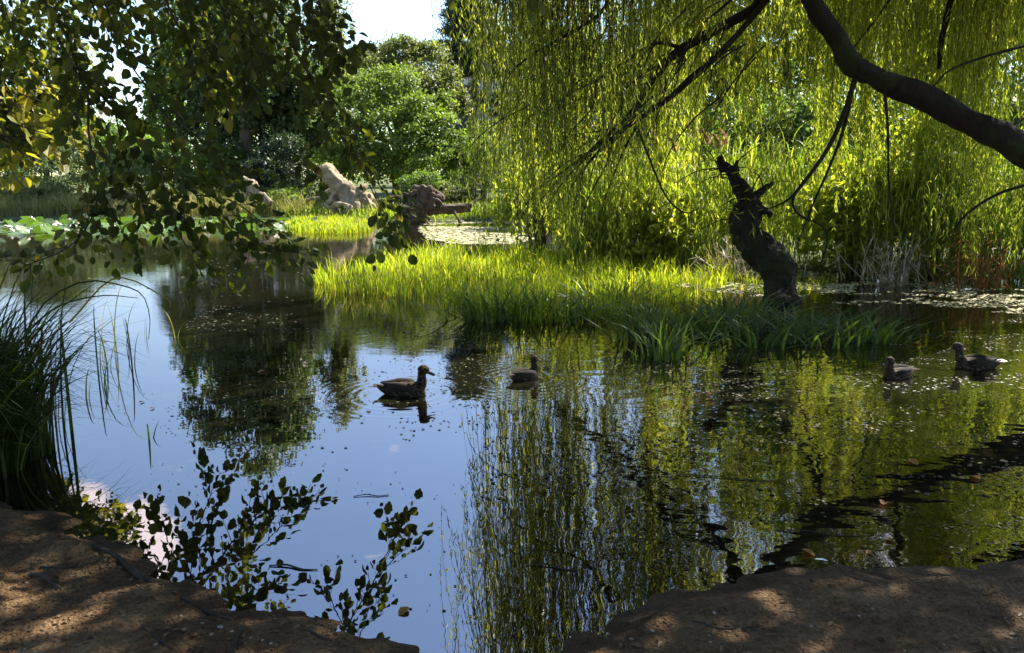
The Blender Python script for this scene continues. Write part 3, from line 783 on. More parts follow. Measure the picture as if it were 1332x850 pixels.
# ---------------------------------------------------------------- leaning dead trunk standing in the water
ds = empty('dead_willow_trunk', W(1017, 388), 'dark leaning broken willow trunk standing in the water under the curtains', 'tree trunk')
q = MB()
def pl(l): return [P(a, b, d) for a, b, d in l]
limb(q, [W(1019, 396) + Vector((0, 0, -.25))] + pl([(1016, 372, 13.1), (1007, 345, 13.1), (985, 318, 13.1), (972, 300, 13.1), (974, 275, 13.15), (972, 258, 13.2), (954, 232, 13.2), (942, 212, 13.2)]),
     [.31, .28, .265, .25, .235, .235, .15, .09, .05], 16, n=46, rough=.3, seed=8)
limb(q, pl([(975, 285, 13.05), (960, 292, 12.95), (957, 305, 12.95)]), [.14, .15, .06], 9, rough=.3, seed=9)
limb(q, pl([(945, 222, 13.2), (938, 212, 13.2), (936, 203, 13.2)]), [.09, .07, .035], 7, rough=.3, seed=10)
limb(q, pl([(952, 232, 13.2), (957, 220, 13.15), (960, 209, 13.15)]), [.09, .06, .02], 7, rough=.3, seed=11)
limb(q, pl([(975, 262, 13.2), (990, 250, 13.2), (1004, 238, 13.25)]), [.1, .06, .03], 7, rough=.3, seed=12)
limb(q, pl([(980, 270, 13.1), (1000, 276, 13.0), (1002, 283, 13)]), [.09, .06, .03], 7, rough=.3, seed=13)
remeshed(q, 'trunk', BARK_W, ds, voxel=.02, smooth_it=3, disp=.03, dscale=6)
sh = MB()
for k in range(26):       # straggly shoots and dead twigs on the broken top and flanks
    px, py = random.choice([(945, 225), (955, 235), (970, 262), (965, 290), (975, 300), (990, 250)])
    a = P(px + random.uniform(-8, 8), py + random.uniform(-8, 8), 13.05)
    e = a + Vector((random.uniform(-.9, .6), random.uniform(-.4, .2), random.uniform(-.25, .6)))
    limb(sh, [a, (a + e) / 2 + Vector((0, 0, .08)), e], [.012, .009, .004], 4, n=6, seed=k)
sh.build('broken_branch', BARK_W, ds)
fo = MB(); n = 150
pp = np.array([list(P(rng.uniform(925, 1010), rng.uniform(215, 330), 13.0 + rng.normal() * .25)) for _ in range(n)])
leaves(fo, pp, rng.normal(size=(n, 3)) + np.array([-.5, 0, -.2]), rng.normal(size=(n, 3)), rng.uniform(.08, .24, n), .02, T_LANCE)
fo.build('shoot_leaves', MF['willow'], ds, smooth=False)

# ---------------------------------------------------------------- beech whose sprays hang in from above and left
bt = empty('beech_tree', (-4.2, -2.0, float(ground_z(-4.2, -2.0))), 'beech overhanging the near bank, its dark leafy sprays filling the upper left', 'tree')
q = MB()
limb(q, [(-4.2, -2, -.3 + .3), (-4.1, -1.9, 2), (-3.9, -1.6, 5), (-3.2, -.8, 8)], [.42, .36, .3, .15], 14, seed=5)
for k, e in enumerate([(-5, 5.5, 5.2), (-3, 6.6, 5.6), (-1.0, 7.2, 6), (1.5, 6, 6.8), (3.6, 4.5, 7), (-6.5, 4, 5.5), (1, 2.5, 7.2), (5.5, 6.5, 7.2)]):
    limb(q, [(-3.9, -1.6, 4.0 + .25 * k), ((-3.9 + e[0]) / 2, (-1.6 + e[1]) / 2, (4.5 + e[2]) / 2 + .9), e], [.16, .11, .05], 8, seed=30 + k)
q.build('trunk', BARK_B, bt)
bl, bw = MB(), MB()
def spray(path, rad0=.014, side=.42, gap=.07, leaf=.118, lg=.046, mb_leaf=None, dens=1.0, tip=True, yaw_spread=1.0):
    pts = np.array([list(P(a, b, d)) for a, b, d in path])
    ln = np.linalg.norm(np.diff(pts, axis=0), axis=1).sum()
    n = max(6, int(ln / .07)); c = smooth_path(pts, n)
    c += np.array([list(noise.noise_vector(Vector(p) * 2.3)) for p in c]) * .035
    tubes(bw, c[None], (rad0 * np.linspace(1, .25, n))[None], 5)
    d = norm(np.gradient(c, axis=0))
    L_, A_, N_ = [], [], []
    def leafline(c2, d2, step):
        m = len(c2); sgn = 1
        pn = norm(np.array([rng.normal() * .5, -.55 + rng.normal() * .4, .65 + rng.normal() * .35]))
        acc = 0
        for i in range(1, m):
            acc += np.linalg.norm(c2[i] - c2[i - 1])
            if acc < step and i < m - 1: continue
            acc = 0; sgn = -sgn
            s = np.cross(pn, d2[i]) * sgn
            ax = d2[i] * .62 + s * .8 + np.array([0, 0, -.22]) + rng.normal(size=3) * .22
            if i == m - 1: ax = d2[i] + rng.normal(size=3) * .2
            L_.append(c2[i] + ax * .012); A_.append(ax); N_.append(pn + rng.normal(size=3) * .38)
    sgn = 1; i = 1; step = max(1, int(gap / .07))
    while i < n - 1:
        if rng.random() < dens:
            sgn = -sgn
            fade = min(1, .45 + (n - i) / n * .9)
            sl_ = side * fade * rng.uniform(.5, 1.25)
            h_ = norm(np.cross(d[i], np.array([rng.normal() * .5, -.8, .4 + rng.normal() * .3]))) * sgn
            dv = norm(d[i] * .75 + h_ * .8 + rng.normal(size=3) * .25 * yaw_spread + np.array([0, 0, -.12]))
            m = max(4, int(sl_ / .04)); tt = np.linspace(0, 1, m)[:, None]
            c2 = c[i] + dv * sl_ * tt + np.array([0, 0, -.25]) * sl_ * tt ** 2
            tubes(bw, c2[None], (rad0 * .35 * np.linspace(1, .4, m))[None], 3)
            leafline(c2, norm(np.gradient(c2, axis=0)), lg)
        i += step
    leafline(c[int(n * .5):], d[int(n * .5):], lg * 1.3)
    s = leaf * rng.uniform(.42, 1.22, len(L_))
    leaves(mb_leaf or bl, np.array(L_), np.array(A_), np.array(N_), s, s * rng.uniform(.62, .82, len(L_)), T_OVAL)

mains = [
    [(40, -60, 7.0), (57, 0, 7.1), (84, 44, 7.2), (106, 94, 7.3), (148, 143, 7.4), (178, 183, 7.5), (212, 217, 7.6), (257, 252, 7.6), (296, 291, 7.7), (336, 318, 7.7), (375, 328, 7.7), (402, 334, 7.7)],
    [(74, 49, 7.2), (100, 95, 7.2), (116, 124, 7.2), (114, 163, 7.2), (124, 212, 7.2), (126, 257, 7.2), (117, 291, 7.2), (92, 320, 7.2), (52, 340, 7.2), (30, 350, 7.1)],
    [(148, 143, 7.4), (160, 190, 7.4), (172, 235, 7.4), (180, 262, 7.4)],
    [(227, 232, 7.6), (226, 277, 7.7), (240, 316, 7.7), (258, 350, 7.75), (272, 372, 7.75)],
    [(212, 217, 7.6), (195, 255, 7.6), (182, 295, 7.6), (175, 318, 7.6)],
    [(257, 252, 7.6), (300, 262, 7.6), (345, 290, 7.7), (375, 312, 7.7)],
    [(120, -40, 6.8), (150, 40, 6.9), (185, 105, 7.0), (228, 165, 7.1), (268, 205, 7.2), (310, 225, 7.3), (345, 228, 7.3)],
    [(330, -60, 7.2), (346, 0, 7.3), (370, 34, 7.4), (390, 78, 7.4), (410, 118, 7.5), (425, 152, 7.5), (450, 190, 7.6), (475, 230, 7.6), (497, 268, 7.6), (510, 300, 7.6)],
    [(400, 96, 7.4), (432, 130, 7.4), (455, 160, 7.5), (470, 195, 7.5)],
    [(280, -50, 7.0), (288, 0, 7.1), (301, 54, 7.2), (320, 90, 7.2), (330, 130, 7.2)],
    [(400, -50, 7.8), (418, 10, 7.8), (440, 50, 7.8), (452, 72, 7.8)],
    [(380, -60, 7.5), (392, -10, 7.5), (412, 40, 7.5), (440, 90, 7.6)],
    [(420, 145, 7.5), (405, 180, 7.5), (400, 225, 7.5)],
    [(475, 228, 7.6), (515, 262, 7.6), (525, 285, 7.6)],
    [(200, -60, 7.2), (215, 0, 7.2), (240, 50, 7.3), (262, 95, 7.3), (285, 130, 7.3)],
    [(318, -50, 8.0), (330, 20, 8.0), (325, 70, 8.0), (322, 110, 8.0)],
    [(-30, 120, 6.6), (10, 180, 6.6), (14, 190, 6.6)],
]
tail = mains[7][6:]; mains[7] = mains[7][:8]
for i, m_ in enumerate(mains[:13]): spray(m_, .016 if len(m_) > 7 else .009, side=.3 if i in (5, 7, 8, 12) else .42)
spray(tail, .007, side=.14, gap=.14)
spray(mains[13], .006, side=.25); spray(mains[14]); spray(mains[15]); spray(mains[16], .008, side=.15)
spray([(480, 245, 7.6), (495, 270, 7.6), (503, 300, 7.6), (508, 312, 7.6)], .006, side=.3, gap=.07)
for k in range(20):       # more sprays crossing in the dense top left corner
    x0, y0 = rng.uniform(-90, 360), rng.uniform(-110, 20); d = rng.uniform(6.8, 10.8)
    if x0 < 60: d = rng.uniform(9, 12)
    if x0 > 140 and x0 < 250 and k % 2: x0 -= 170
    dx, dy = rng.uniform(20, 95), rng.uniform(80, 170)
    if y0 + dy > 190: dy = 190 - y0
    spray([(x0, y0, d), (x0 + dx * .4, y0 + dy * .45, d + .1), (x0 + dx, y0 + dy, d + .2)], .008, side=.38)
for k in range(12):
    x0, y0 = rng.uniform(-60, 60), rng.uniform(-40, 120); d = rng.uniform(9, 12)
    spray([(x0, y0, d), (x0 + 30, y0 + 50, d), (x0 + 70, y0 + rng.uniform(70, 100), d)], .007, side=.36)
for px in (603, 660, 690):   # tips of a bough that just dips into the frame
    spray([(px - 30, -90, 5.6), (px - 10, -45, 5.6), (px, -4 if px == 603 else 10, 5.6)], .005, side=.09, leaf=.1)
# leaf roof added out of sight to shade the bank, gaps cut where sun falls
dap = [(30, 748, 62, 17), (60, 715, 40, 8), (118, 782, 52, 20), (15, 828, 40, 24), (190, 745, 26, 7), (28, 775, 24, 7), (1040, 790, 24, 22), (1068, 768, 14, 6), (1010, 845, 30, 8), (230, 760, 12, 5)]
n = 95000
p = np.stack([rng.uniform(-8, 9.5, n), rng.uniform(2.0, 11.6, n), rng.uniform(5.6, 9.0, n)], 1)
ok = (p[:, 2] > .66 * p[:, 1] - 1.4) & (p[:, 2] > 2 + .24 * p[:, 1] + .6)
ok &= ~((p[:, 0] > 1) & (p[:, 1] > 11.2))
nz = np.array([noise.noise(Vector(v) * .55) for v in p]); ok &= nz > -.5
g0 = p - np.array(SUN_DIR)[None] * ((p[:, 2] - .15) / SUN_DIR.z)[:, None]
for (a, b_, rx, ry) in dap:
    c0 = W(a, b_, .15); ex = W(a + rx, b_, .15) - c0; ey = W(a, b_ - ry, .15) - c0
    dx = (g0[:, 0] - c0.x); dy = (g0[:, 1] - c0.y)
    wob = 1 + .35 * np.sin(np.arctan2(dy, dx) * 3 + a)
    ok &= ((dx / ex.length) ** 2 + (dy / ey.length) ** 2) > wob
p = p[ok]; n = len(p)
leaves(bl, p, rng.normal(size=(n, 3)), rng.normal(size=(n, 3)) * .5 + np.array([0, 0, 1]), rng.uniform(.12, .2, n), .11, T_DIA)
bl.build('crown', MF['beech'], bt, smooth=False); bw.build('branch', BARK_B, bt)  # this crown mesh also holds the added shading roof

# far left behind the beech: sun glow and yellowing both put into leaf colour
at = empty('yellow_lit_tree', (-8.6, 9.4, float(ground_z(-8.6, 9.4))), 'yellow tinted leaves, their sun glow put into the colour, behind the beech sprays at the left edge', 'tree')
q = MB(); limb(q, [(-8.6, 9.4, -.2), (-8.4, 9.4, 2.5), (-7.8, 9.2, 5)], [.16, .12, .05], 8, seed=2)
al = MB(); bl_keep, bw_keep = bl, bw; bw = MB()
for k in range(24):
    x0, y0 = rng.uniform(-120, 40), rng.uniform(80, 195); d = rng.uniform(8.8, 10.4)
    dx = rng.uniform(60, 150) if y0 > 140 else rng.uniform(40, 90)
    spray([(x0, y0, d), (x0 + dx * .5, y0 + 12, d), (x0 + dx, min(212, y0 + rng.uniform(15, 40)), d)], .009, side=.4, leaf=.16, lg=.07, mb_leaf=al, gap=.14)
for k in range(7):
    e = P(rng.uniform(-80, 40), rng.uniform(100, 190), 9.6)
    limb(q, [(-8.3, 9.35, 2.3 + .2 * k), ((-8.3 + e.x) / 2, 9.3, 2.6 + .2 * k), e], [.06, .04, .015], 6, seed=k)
q.build('trunk', BARK_B, at); al.build('crown', MF['yellow_lit'], at, smooth=False); bw.build('branch', BARK_B, at)
# ---------------------------------------------------------------- grasses, reeds, sedges
MG = {}
MG['marsh'] = foliage('grass_marsh', [(0, (.13, .18, .014)), (.7, (.23, .27, .02)), (.93, (.32, .31, .04)), (1, (.36, .27, .1))], (1.8, 1.9, .5), .52, clump=.5, cscale=.9)
MG['sedge'] = foliage('sedge_dark', [(0, (.03, .06, .012)), (.8, (.06, .1, .018)), (1, (.12, .14, .03))], (1.8, 2.0, .6), .4, clump=.4, cscale=1.5, spec=.4)
MG['sedge_near'] = foliage('sedge_near', [(0, (.018, .032, .007)), (.85, (.04, .06, .012)), (1, (.13, .12, .03))], (1.8, 2.0, .6), .35, clump=.4, cscale=1.5, spec=.1)
MG['reed'] = foliage('reed_leaf', [(0, (.09, .15, .022)), (.8, (.2, .24, .035)), (.93, (.28, .28, .06)), (1, (.38, .31, .15))], (1.8, 1.9, .6), .48, clump=.5, cscale=.6)
MG['dry'] = foliage('grass_dry', [(0, (.12, .13, .04)), (.5, (.2, .2, .07)), (1, (.32, .27, .13))], (1.4, 1.4, .7), .4, clump=.4, cscale=.5)
MG['lily'] = foliage('lily_leaf', [(0, (.05, .1, .022)), (1, (.1, .16, .04))], (1.5, 1.7, .5), .3, rough=.3, spec=.6, clump=.2)
MG['yellow'] = foliage('stalk_yellow', [(0, (.2, .22, .03)), (.6, (.3, .27, .04)), (1, (.42, .25, .03))], (1.5, 1.5, .5), .45, clump=.2)
MG['dead'] = foliage('reed_dead', [(0, (.3, .25, .17)), (1, (.5, .44, .33))], (1.1, 1.0, .8), .25, clump=.3)
MG['rust'] = foliage('reed_rust', [(0, (.12, .06, .02)), (1, (.24, .11, .03))], (1.6, 1.2, .5), .4, clump=.3)

def in_poly(x, y, poly):
    ins = np.zeros(len(x), bool); n = len(poly)
    for i in range(n):
        (x1, y1), (x2, y2) = poly[i], poly[(i + 1) % n]
        c = ((y1 > y) != (y2 > y)) & (x < (x2 - x1) * (y - y1) / (y2 - y1 + 1e-12) + x1)
        ins ^= c
    return ins

def scatter(poly_px, n, z=0.0):
    w = [W(a, b, z) for a, b in poly_px]; poly = [(p.x, p.y) for p in w]
    xs = [p[0] for p in poly]; ys = [p[1] for p in poly]
    x = rng.uniform(min(xs), max(xs), n * 6); y = rng.uniform(min(ys), max(ys), n * 6)
    m = in_poly(x, y, poly); return np.stack([x[m], y[m]], 1)[:n]

def grassfield(name, poly_px, n, h0, h1, width, mat, label, lean=.25, curl0=1, curl1=1.7, zfun=None, edge_noise=0, pts=None):
    b = scatter(poly_px, n) if pts is None else pts
    if edge_noise:
        nz = np.array([noise.noise(Vector((p[0] * 1.5, p[1] * .9, 3))) for p in b])
        b = b[nz > -edge_noise + rng.uniform(-.25, .25, len(b))]
    z = np.full(len(b), -.04) if zfun is None else zfun(b[:, 0], b[:, 1]) - .03
    base = np.concatenate([b, z[:, None]], 1); m = len(b)
    g = MB(); h = rng.uniform(h0, h1, m)
    hn = np.array([.75 + .5 * noise.noise(Vector((p[0] * .9, p[1] * .9, 0))) for p in b]); h *= hn + .15
    blades(g, base, h, rng.normal(size=(m, 2)) * lean * h[:, None] * 1.2, width * rng.uniform(.6, 1.3, m), rng.uniform(curl0, curl1, m))
    return tag(g.build(name, mat, smooth=True), label, 'grass', kind='stuff')

# the sunlit spit of marsh grass
spit = [(404, 366), (430, 378), (468, 386), (500, 384), (530, 393), (570, 402), (605, 416), (650, 424), (720, 420), (800, 412), (880, 396), (930, 380), (960, 362), (900, 346), (760, 338), (640, 327), (560, 330), (516, 336), (470, 350), (430, 356)]
grassfield('marsh_grass', spit, 17000, .16, .62, .018, MG['marsh'], 'bright lime green marsh grass growing as a spit out of the water', lean=.22, edge_noise=.05)
grassfield('marsh_grass', [(370, 296), (395, 304), (440, 305), (482, 302), (484, 291), (440, 287), (385, 287)], 5000, .25, .5, .03, MG['marsh'], 'bright green strip of grass in front of the pale root stump', edge_noise=.35)
far_strip = lambda x, y: ground_z(x, y)
def band(x0, x1, o0, o1, n):
    x = rng.uniform(x0, x1, n); return np.stack([x, y_far(x) + rng.uniform(o0, o1, n)], 1)
grassfield('bank_grass', None, 9000, .5, 1.5, .035, MG['dry'], 'tall dry yellow green grass on the far bank behind the water lilies', lean=.25, zfun=far_strip, pts=band(-26, -9.5, .3, 4.5, 9000))
grassfield('bank_grass', None, 6000, .3, .9, .035, MG['reed'], 'mixed green grass round the root stumps on the far bank', lean=.3, zfun=far_strip, pts=band(-11, 4, 0, 4, 6000))
grassfield('bank_grass', None, 9000, .15, .45, .05, MG['dry'], 'rough grass under the trees across the pond', lean=.5, zfun=far_strip, pts=np.stack([rng.uniform(-30, 10, 9000), rng.uniform(39, 52, 9000)], 1))
grassfield('marsh_grass', [(905, 372), (1000, 384), (1060, 378), (1090, 366), (960, 356), (880, 360)], 900, .1, .35, .012, MG['marsh'], 'short lime grass round the foot of the dead trunk', lean=.5, edge_noise=.1)

# reeds along the right bank
def reed_mesh(pts, h0, h1, g, stem, nleaf=8):
    m = len(pts); z = np.maximum(ground_z(pts[:, 0], pts[:, 1]), -.1)
    h = rng.uniform(h0, h1, m); t = np.linspace(0, 1, 5)[None, :, None]
    top = np.concatenate([pts + rng.normal(size=(m, 2)) * .16 * h[:, None], (z + h)[:, None]], 1); bot = np.concatenate([pts, (z - .05)[:, None]], 1)
    p = bot[:, None] * (1 - t) + top[:, None] * t
    tubes(stem, p, np.full((m, 5), .007), 3)
    k = np.repeat(np.arange(m), nleaf); u = rng.uniform(.18, 1, len(k))[:, None]
    b = bot[k] * (1 - u) + top[k] * u
    hh = rng.uniform(.3, .65, len(k)); a = rng.uniform(0, 6.283, len(k))
    ln = np.stack([np.cos(a), np.sin(a)], 1) * (hh * rng.uniform(.35, .9, len(k)))[:, None]
    blades(g, b, hh, ln, rng.uniform(.018, .034, len(k)), rng.uniform(1, 3.0, len(k)), 4)
def band2(x0, x1, o0, o1, n):
    x = rng.uniform(x0, x1, n); return np.stack([x, y_far(x) + rng.uniform(o0, o1, n)], 1)
g, s = MB(), MB()
pts = band2(3.4, 14.5, -1.6, 2.6, 2600)
nzz = np.array([noise.noise(Vector((q_[0] * .9, q_[1] * .7, 9))) for q_ in pts]); pts = pts[nzz > -.22]
reed_mesh(pts, 1.5, 2.7, g, g)
pts = np.stack([rng.uniform(1.2, 4.6, 700), rng.uniform(17, 21.5, 700)], 1)
reed_mesh(pts, 1.2, 2.5, g, g)
tag(g.build('reeds', MG['reed']), 'dense sunlit green reeds along the right bank behind the willow', 'reeds', kind='stuff')

# plumed reeds rising above the others
MPL = foliage('reed_plume', [(0, (.24, .15, .12)), (1, (.38, .27, .2))], (1.2, 1.0, .9), .4, clump=.2)
for i, (px, py, d, lab) in enumerate([
        (858, 192, 17.0, 'leftmost plumed reed, a little apart from the others'), (905, 180, 16.8, 'tallest plumed reed, its pinkish plume against the dark tree'),
        (922, 190, 16.9, 'plumed reed just right of the tallest plume'), (937, 196, 16.6, 'plumed reed with a drooping plume above the broken trunk'),
        (945, 190, 17.1, 'rightmost plumed reed, just above the broken trunk top'), (880, 200, 16.7, 'low plumed reed between the leftmost and the tallest plume')]):
    top = P(px, py, d); zb = max(-.1, float(ground_z(top.x, d)))
    e = empty('plumed_reed', (top.x + .1, d, zb), 'pinkish brown ' + lab, 'reed', 'plumed reeds behind the dead trunk')
    sm = MB(); c = smooth_path([(top.x + .1, d, zb - .1), (top.x + .08, d, (zb + top.z) / 2), tuple(top)], 8); tubes(sm, c[None], np.full((1, 8), .008), 4); sm.build('stem', MG['reed'], e)
    lf = MB(); k = 9; u = rng.uniform(.3, .9, k)[:, None]; b_ = np.array(c[0]) * (1 - u) + np.array(c[-1]) * u
    a = rng.uniform(0, 6.28, k); blades(lf, b_, np.full(k, .5), np.stack([np.cos(a), np.sin(a)], 1) * .35, np.full(k, .028), np.full(k, 2.0), 4); lf.build('foliage', MG['reed'], e)
    pm = MB(); n = 420; u = rng.uniform(0, 1, n)
    pos = np.array(top)[None] + np.stack([-.16 * (u ** 1.5) + 0 * u, 0 * u, .42 * u - .12 * u ** 2], 1)
    a = rng.uniform(0, 6.28, n); wsp = .42 * (1 - u * .75)
    ax = np.stack([np.cos(a) * wsp - .25, np.sin(a) * wsp, np.full(n, .35)], 1)
    leaves(pm, pos, ax, rng.normal(size=(n, 3)), (.06 + .12 * (1 - u)) * rng.uniform(.6, 1.2, n), .012); pm.build('plume', MPL, e, smooth=False)

# pale and rusty dead stalks at the reed edge
def stalks(name, label, px, py, n, h, sx_, mat, seed, cat='dead reeds'):
    g_ = np.random.default_rng(seed); c = W(px, py); e = empty(name, c, label, cat)
    st = MB(); b_ = np.stack([c.x + g_.normal(size=n) * sx_, c.y + g_.normal(size=n) * .15, np.full(n, -.05)], 1)
    tp = b_ + np.stack([g_.normal(size=n) * .3, g_.normal(size=n) * .15, g_.uniform(.4, 1, n) * h], 1)
    kn = (b_ + tp) / 2 + g_.normal(size=(n, 3)) * .05
    tubes(st, np.stack([b_, kn, tp], 1), np.full((n, 3), .009), 4); st.build('stalks', mat, e)
    lf = MB(); k = g_.integers(0, n, n * 3); u = g_.uniform(.2, 1, (n * 3, 1)); q_ = b_[k] * (1 - u) + tp[k] * u
    leaves(lf, q_, g_.normal(size=(n * 3, 3)) + np.array([0, 0, -.5]), g_.normal(size=(n * 3, 3)), g_.uniform(.15, .4, n * 3), .018, T_LANCE); lf.build('leaves', mat, e, smooth=False)
stalks('dead_reed_clump', 'pale bleached broken reed stalks fallen at the sunlit water edge', 1160, 366, 46, 1.0, .32, MG['dead'], 1)
stalks('rusty_reed_clump', 'rusty orange brown reed stalks near the right edge', 1270, 376, 36, 1.1, .26, MG['rust'], 2)
stalks('dead_reed_clump', 'thin pale dead stalks behind the foot of the dead trunk', 960, 362, 26, .8, .4, MG['dead'], 3)

# dark tussocks in front of the spit
def tussock(px, py, n, h, sp, label, mat='sedge', wd=.032, seed=0):
    global rng
    keep = rng; rng = np.random.default_rng(seed)
    n = int(n * .55); h *= 1.25; c = W(px, py); o = MB()
    b_ = np.stack([c.x + rng.normal(size=n) * sp, c.y + rng.normal(size=n) * sp * .6, np.full(n, -.06)], 1)
    hh = h * rng.uniform(.55, 1.1, n)
    out_ = (b_[:, :2] - np.array([c.x, c.y])) * 1.1 + rng.normal(size=(n, 2)) * h * .38
    blades(o, b_ - np.array(c)[None], hh, out_, wd * rng.uniform(.7, 1.3, n), rng.uniform(1, 1.5, n), 4)
    ob = o.build('sedge_tussock', MG[mat]); ob.location = c; rng = keep
    return tag(ob, label, 'sedge', 'sedge tussocks standing in the water')
for i, a in enumerate([
        (648, 416, 200, .48, .34, 'dark tussock at the front end of the lime grass spit'),
        (700, 412, 170, .46, .36, 'dark tussock right of the one ending the lime spit'),
        (762, 416, 120, .34, .3, 'thin low tussock between the spit end and the spiky fan'),
        (838, 444, 150, .56, .15, 'spiky fan of sedge standing clear of the bank, left of the dead trunk'),
        (868, 466, 130, .5, .16, 'spiky fan of sedge nearest the viewer in front of the bank'),
        (885, 420, 130, .34, .3, 'dark tussock behind the two spiky fans'),
        (935, 430, 220, .42, .36, 'dark tussock just left of the dead trunk reflection'),
        (985, 446, 150, .36, .3, 'sparse tussock in front of the dead trunk foot'),
        (1030, 436, 180, .42, .32, 'dark tussock right of the dead trunk foot'),
        (1075, 446, 140, .4, .28, 'tussock second from the right end of the sedge row'),
        (1125, 444, 110, .42, .22, 'splayed tussock at the right end of the sedge row'),
        (960, 408, 200, .34, .4, 'low tussock touching the dead trunk on its left'),
        (795, 392, 220, .4, .4, 'leafy tussock behind the thin low tussock')]):
    tussock(*a, seed=i + 5)

# big dark sedge clump at the left edge of the near bank
c = Vector((-3.85, 5.15, .02)); o = MB(); n = 5000
b_ = np.stack([rng.triangular(-1.4, .05, .52, n), rng.normal(size=n) * .34, np.full(n, -.1)], 1)
hh = rng.uniform(.75, 2.0, n); a = rng.uniform(0, 6.283, n)
ln = np.stack([np.cos(a), np.sin(a) * .8], 1) * (hh * rng.uniform(.16, .52, n))[:, None] + b_[:, :2] * .55 + np.array([.12, -.02])
blades(o, b_, hh, ln, rng.choice([.01, .016, .026], n), rng.uniform(1.1, 3.0, n), 7)
ob = o.build('sedge_clump', MG['sedge_near']); ob.location = c
tag(ob, 'large dark clump of arching sedge on the bank at the left edge', 'sedge')
# loose stalks around it
for i, (px, py, tx, ty, mt, lab) in enumerate([
        (118, 470, 92, 400, 'yellow', 'yellow stalk nearest the dark sedge clump'), (128, 488, 122, 385, 'sedge', 'upright green stalk beside the dark sedge clump'),
        (133, 462, 150, 372, 'yellow', 'yellow stalk bending right in the open water'), (165, 455, 188, 380, 'sedge_near', 'dark bent stalk farthest right of the loose ones'),
        (172, 478, 160, 405, 'sedge_near', 'dark broken stalk in the sky reflection'), (150, 466, 172, 352, 'yellow', 'tall thin yellow stalk standing straight up'),
        (112, 520, 118, 470, 'yellow', 'short bright stalk at the foot of the dark clump'), (194, 572, 190, 545, 'sedge', 'lone short stalk far out in the sky reflection'),
        (140, 480, 120, 420, 'sedge', 'green stalk leaning left over the clump'), (228, 440, 205, 395, 'yellow', 'yellow stalk out towards the beech tips'),
        (188, 440, 196, 400, 'sedge', 'green stalk curving between the yellow ones'), (135, 505, 160, 450, 'sedge', 'green stalk leaning right at the clump foot')]):
    p0 = W(px, py); d = p0.y; p1 = P(tx, ty, d + rng.uniform(-.2, .2)); o = MB()
    v = np.array([list(p1 - p0)]); H = np.array([max(.12, v[0, 2])])
    blades(o, np.array([[0, 0, -.1], [.02, .01, -.1]]), np.array([H[0] * 1.5 + .1, H[0] * .8 + .1]), np.array([v[0, :2], -v[0, :2] * .5 + .05]), np.array([.016, .012]), np.array([1.6, 1.3]), 8, face=0.0)
    ob = o.build('water_stalk', MG[mt]); ob.location = p0
    tag(ob, lab, 'stalk', 'loose stalks beside the dark sedge clump')
for i, (pp_, lab) in enumerate([([(30, 440, 5.0), (60, 392, 5.1), (110, 366, 5.2), (160, 372, 5.3), (186, 385, 5.3), (195, 415, 5.35), (193, 442, 5.35)], 'long dark blade arching from the clump far over the water'),
                                ([(20, 450, 5.0), (70, 402, 5.0), (130, 385, 5.1), (180, 388, 5.1)], 'long dark blade lying low over the water above the clump'),
                                ([(90, 420, 5.4), (150, 362, 5.5), (215, 388, 5.6), (222, 400, 5.6)], 'thin pale blade arching above the other long blades')]):
    o = MB(); c = smooth_path([P(*q_) for q_ in pp_], 14); org = c[0].copy(); tubes(o, (c - org)[None], (.007 * np.linspace(1, .3, 14))[None], 4)
    ob = o.build('arching_blade', MG['sedge_near' if i < 2 else 'yellow']); ob.location = org; tag(ob, lab, 'sedge blade', 'long blades arching from the sedge clump')

# ---------------------------------------------------------------- driftwood
WOOD_P = barkmat('wood_bleached', (.11, .08, .05), (.38, .29, .19), 5, .05, (1, 1, .35))
WOOD_D = barkmat('wood_dark', (.03, .022, .017), (.13, .09, .06), 5, .05)
def root(name, label, base_px, parts, mat, voxel=.05, disp=.12):
    x, d = base_px; e = empty(name, (xz(x, d), d, float(ground_z(xz(x, d), d))), label, 'driftwood')
    q = MB()
    for i, (path, rr_) in enumerate(parts): limb(q, [P(*a) for a in path], rr_, 10, rough=.32, seed=i * 3 + 1)
    remeshed(q, 'wood', mat, e, voxel=voxel, smooth_it=2, disp=disp, dscale=2.2)
    return e
D = 38.0
e = root('root_stump', 'large bleached uprooted tree stump with torn roots on the far bank', (448, D), [
    ([(474, 274, D), (462, 262, D), (447, 247, D), (432, 232, D), (417, 219, D)], [.5, .56, .46, .42, .36]),
    ([(458, 258, D), (470, 248, D), (476, 243, D + .1)], [.4, .26, .1]),
    ([(463, 260, D - .1), (477, 257, D), (486, 262, D)], [.4, .3, .14]),
    ([(462, 262, D - .2), (466, 275, D - .5), (472, 291, D - .7)], [.36, .24, .12]),
    ([(455, 262, D - .3), (452, 276, D - .6), (447, 291, D - .7)], [.3, .2, .1]),
    ([(450, 260, D - .3), (438, 272, D - .6), (424, 287, D - .8)], [.26, .17, .08]),
    ([(421, 266, D - .4), (430, 272, D - .6), (440, 266, D - .7), (452, 268, D - .7), (462, 280, D - .8)], [.06, .13, .14, .14, .07]),
    ([(440, 252, D - .2), (430, 262, D - .4), (417, 268, D - .5)], [.2, .12, .05]),
    ([(476, 262, D - .1), (486, 272, D - .3), (488, 288, D - .4)], [.24, .16, .07]),
    ([(440, 246, D), (420, 254, D + .3), (394, 262, D + .5)], [.18, .12, .04])], WOOD_P, .04, .1)
sb = MB()
for k in range(10):
    a = P(random.uniform(425, 480), random.uniform(245, 275), D - .5); b_ = a + Vector((random.uniform(-.9, .9), random.uniform(-.5, .1), random.uniform(-.7, .3)))
    limb(sb, [a, (a + b_) / 2 + Vector((0, 0, .1)), b_], [.06, .045, .015], 5, n=7, seed=k)
sb.build('root', WOOD_P, e)
D = 34.0
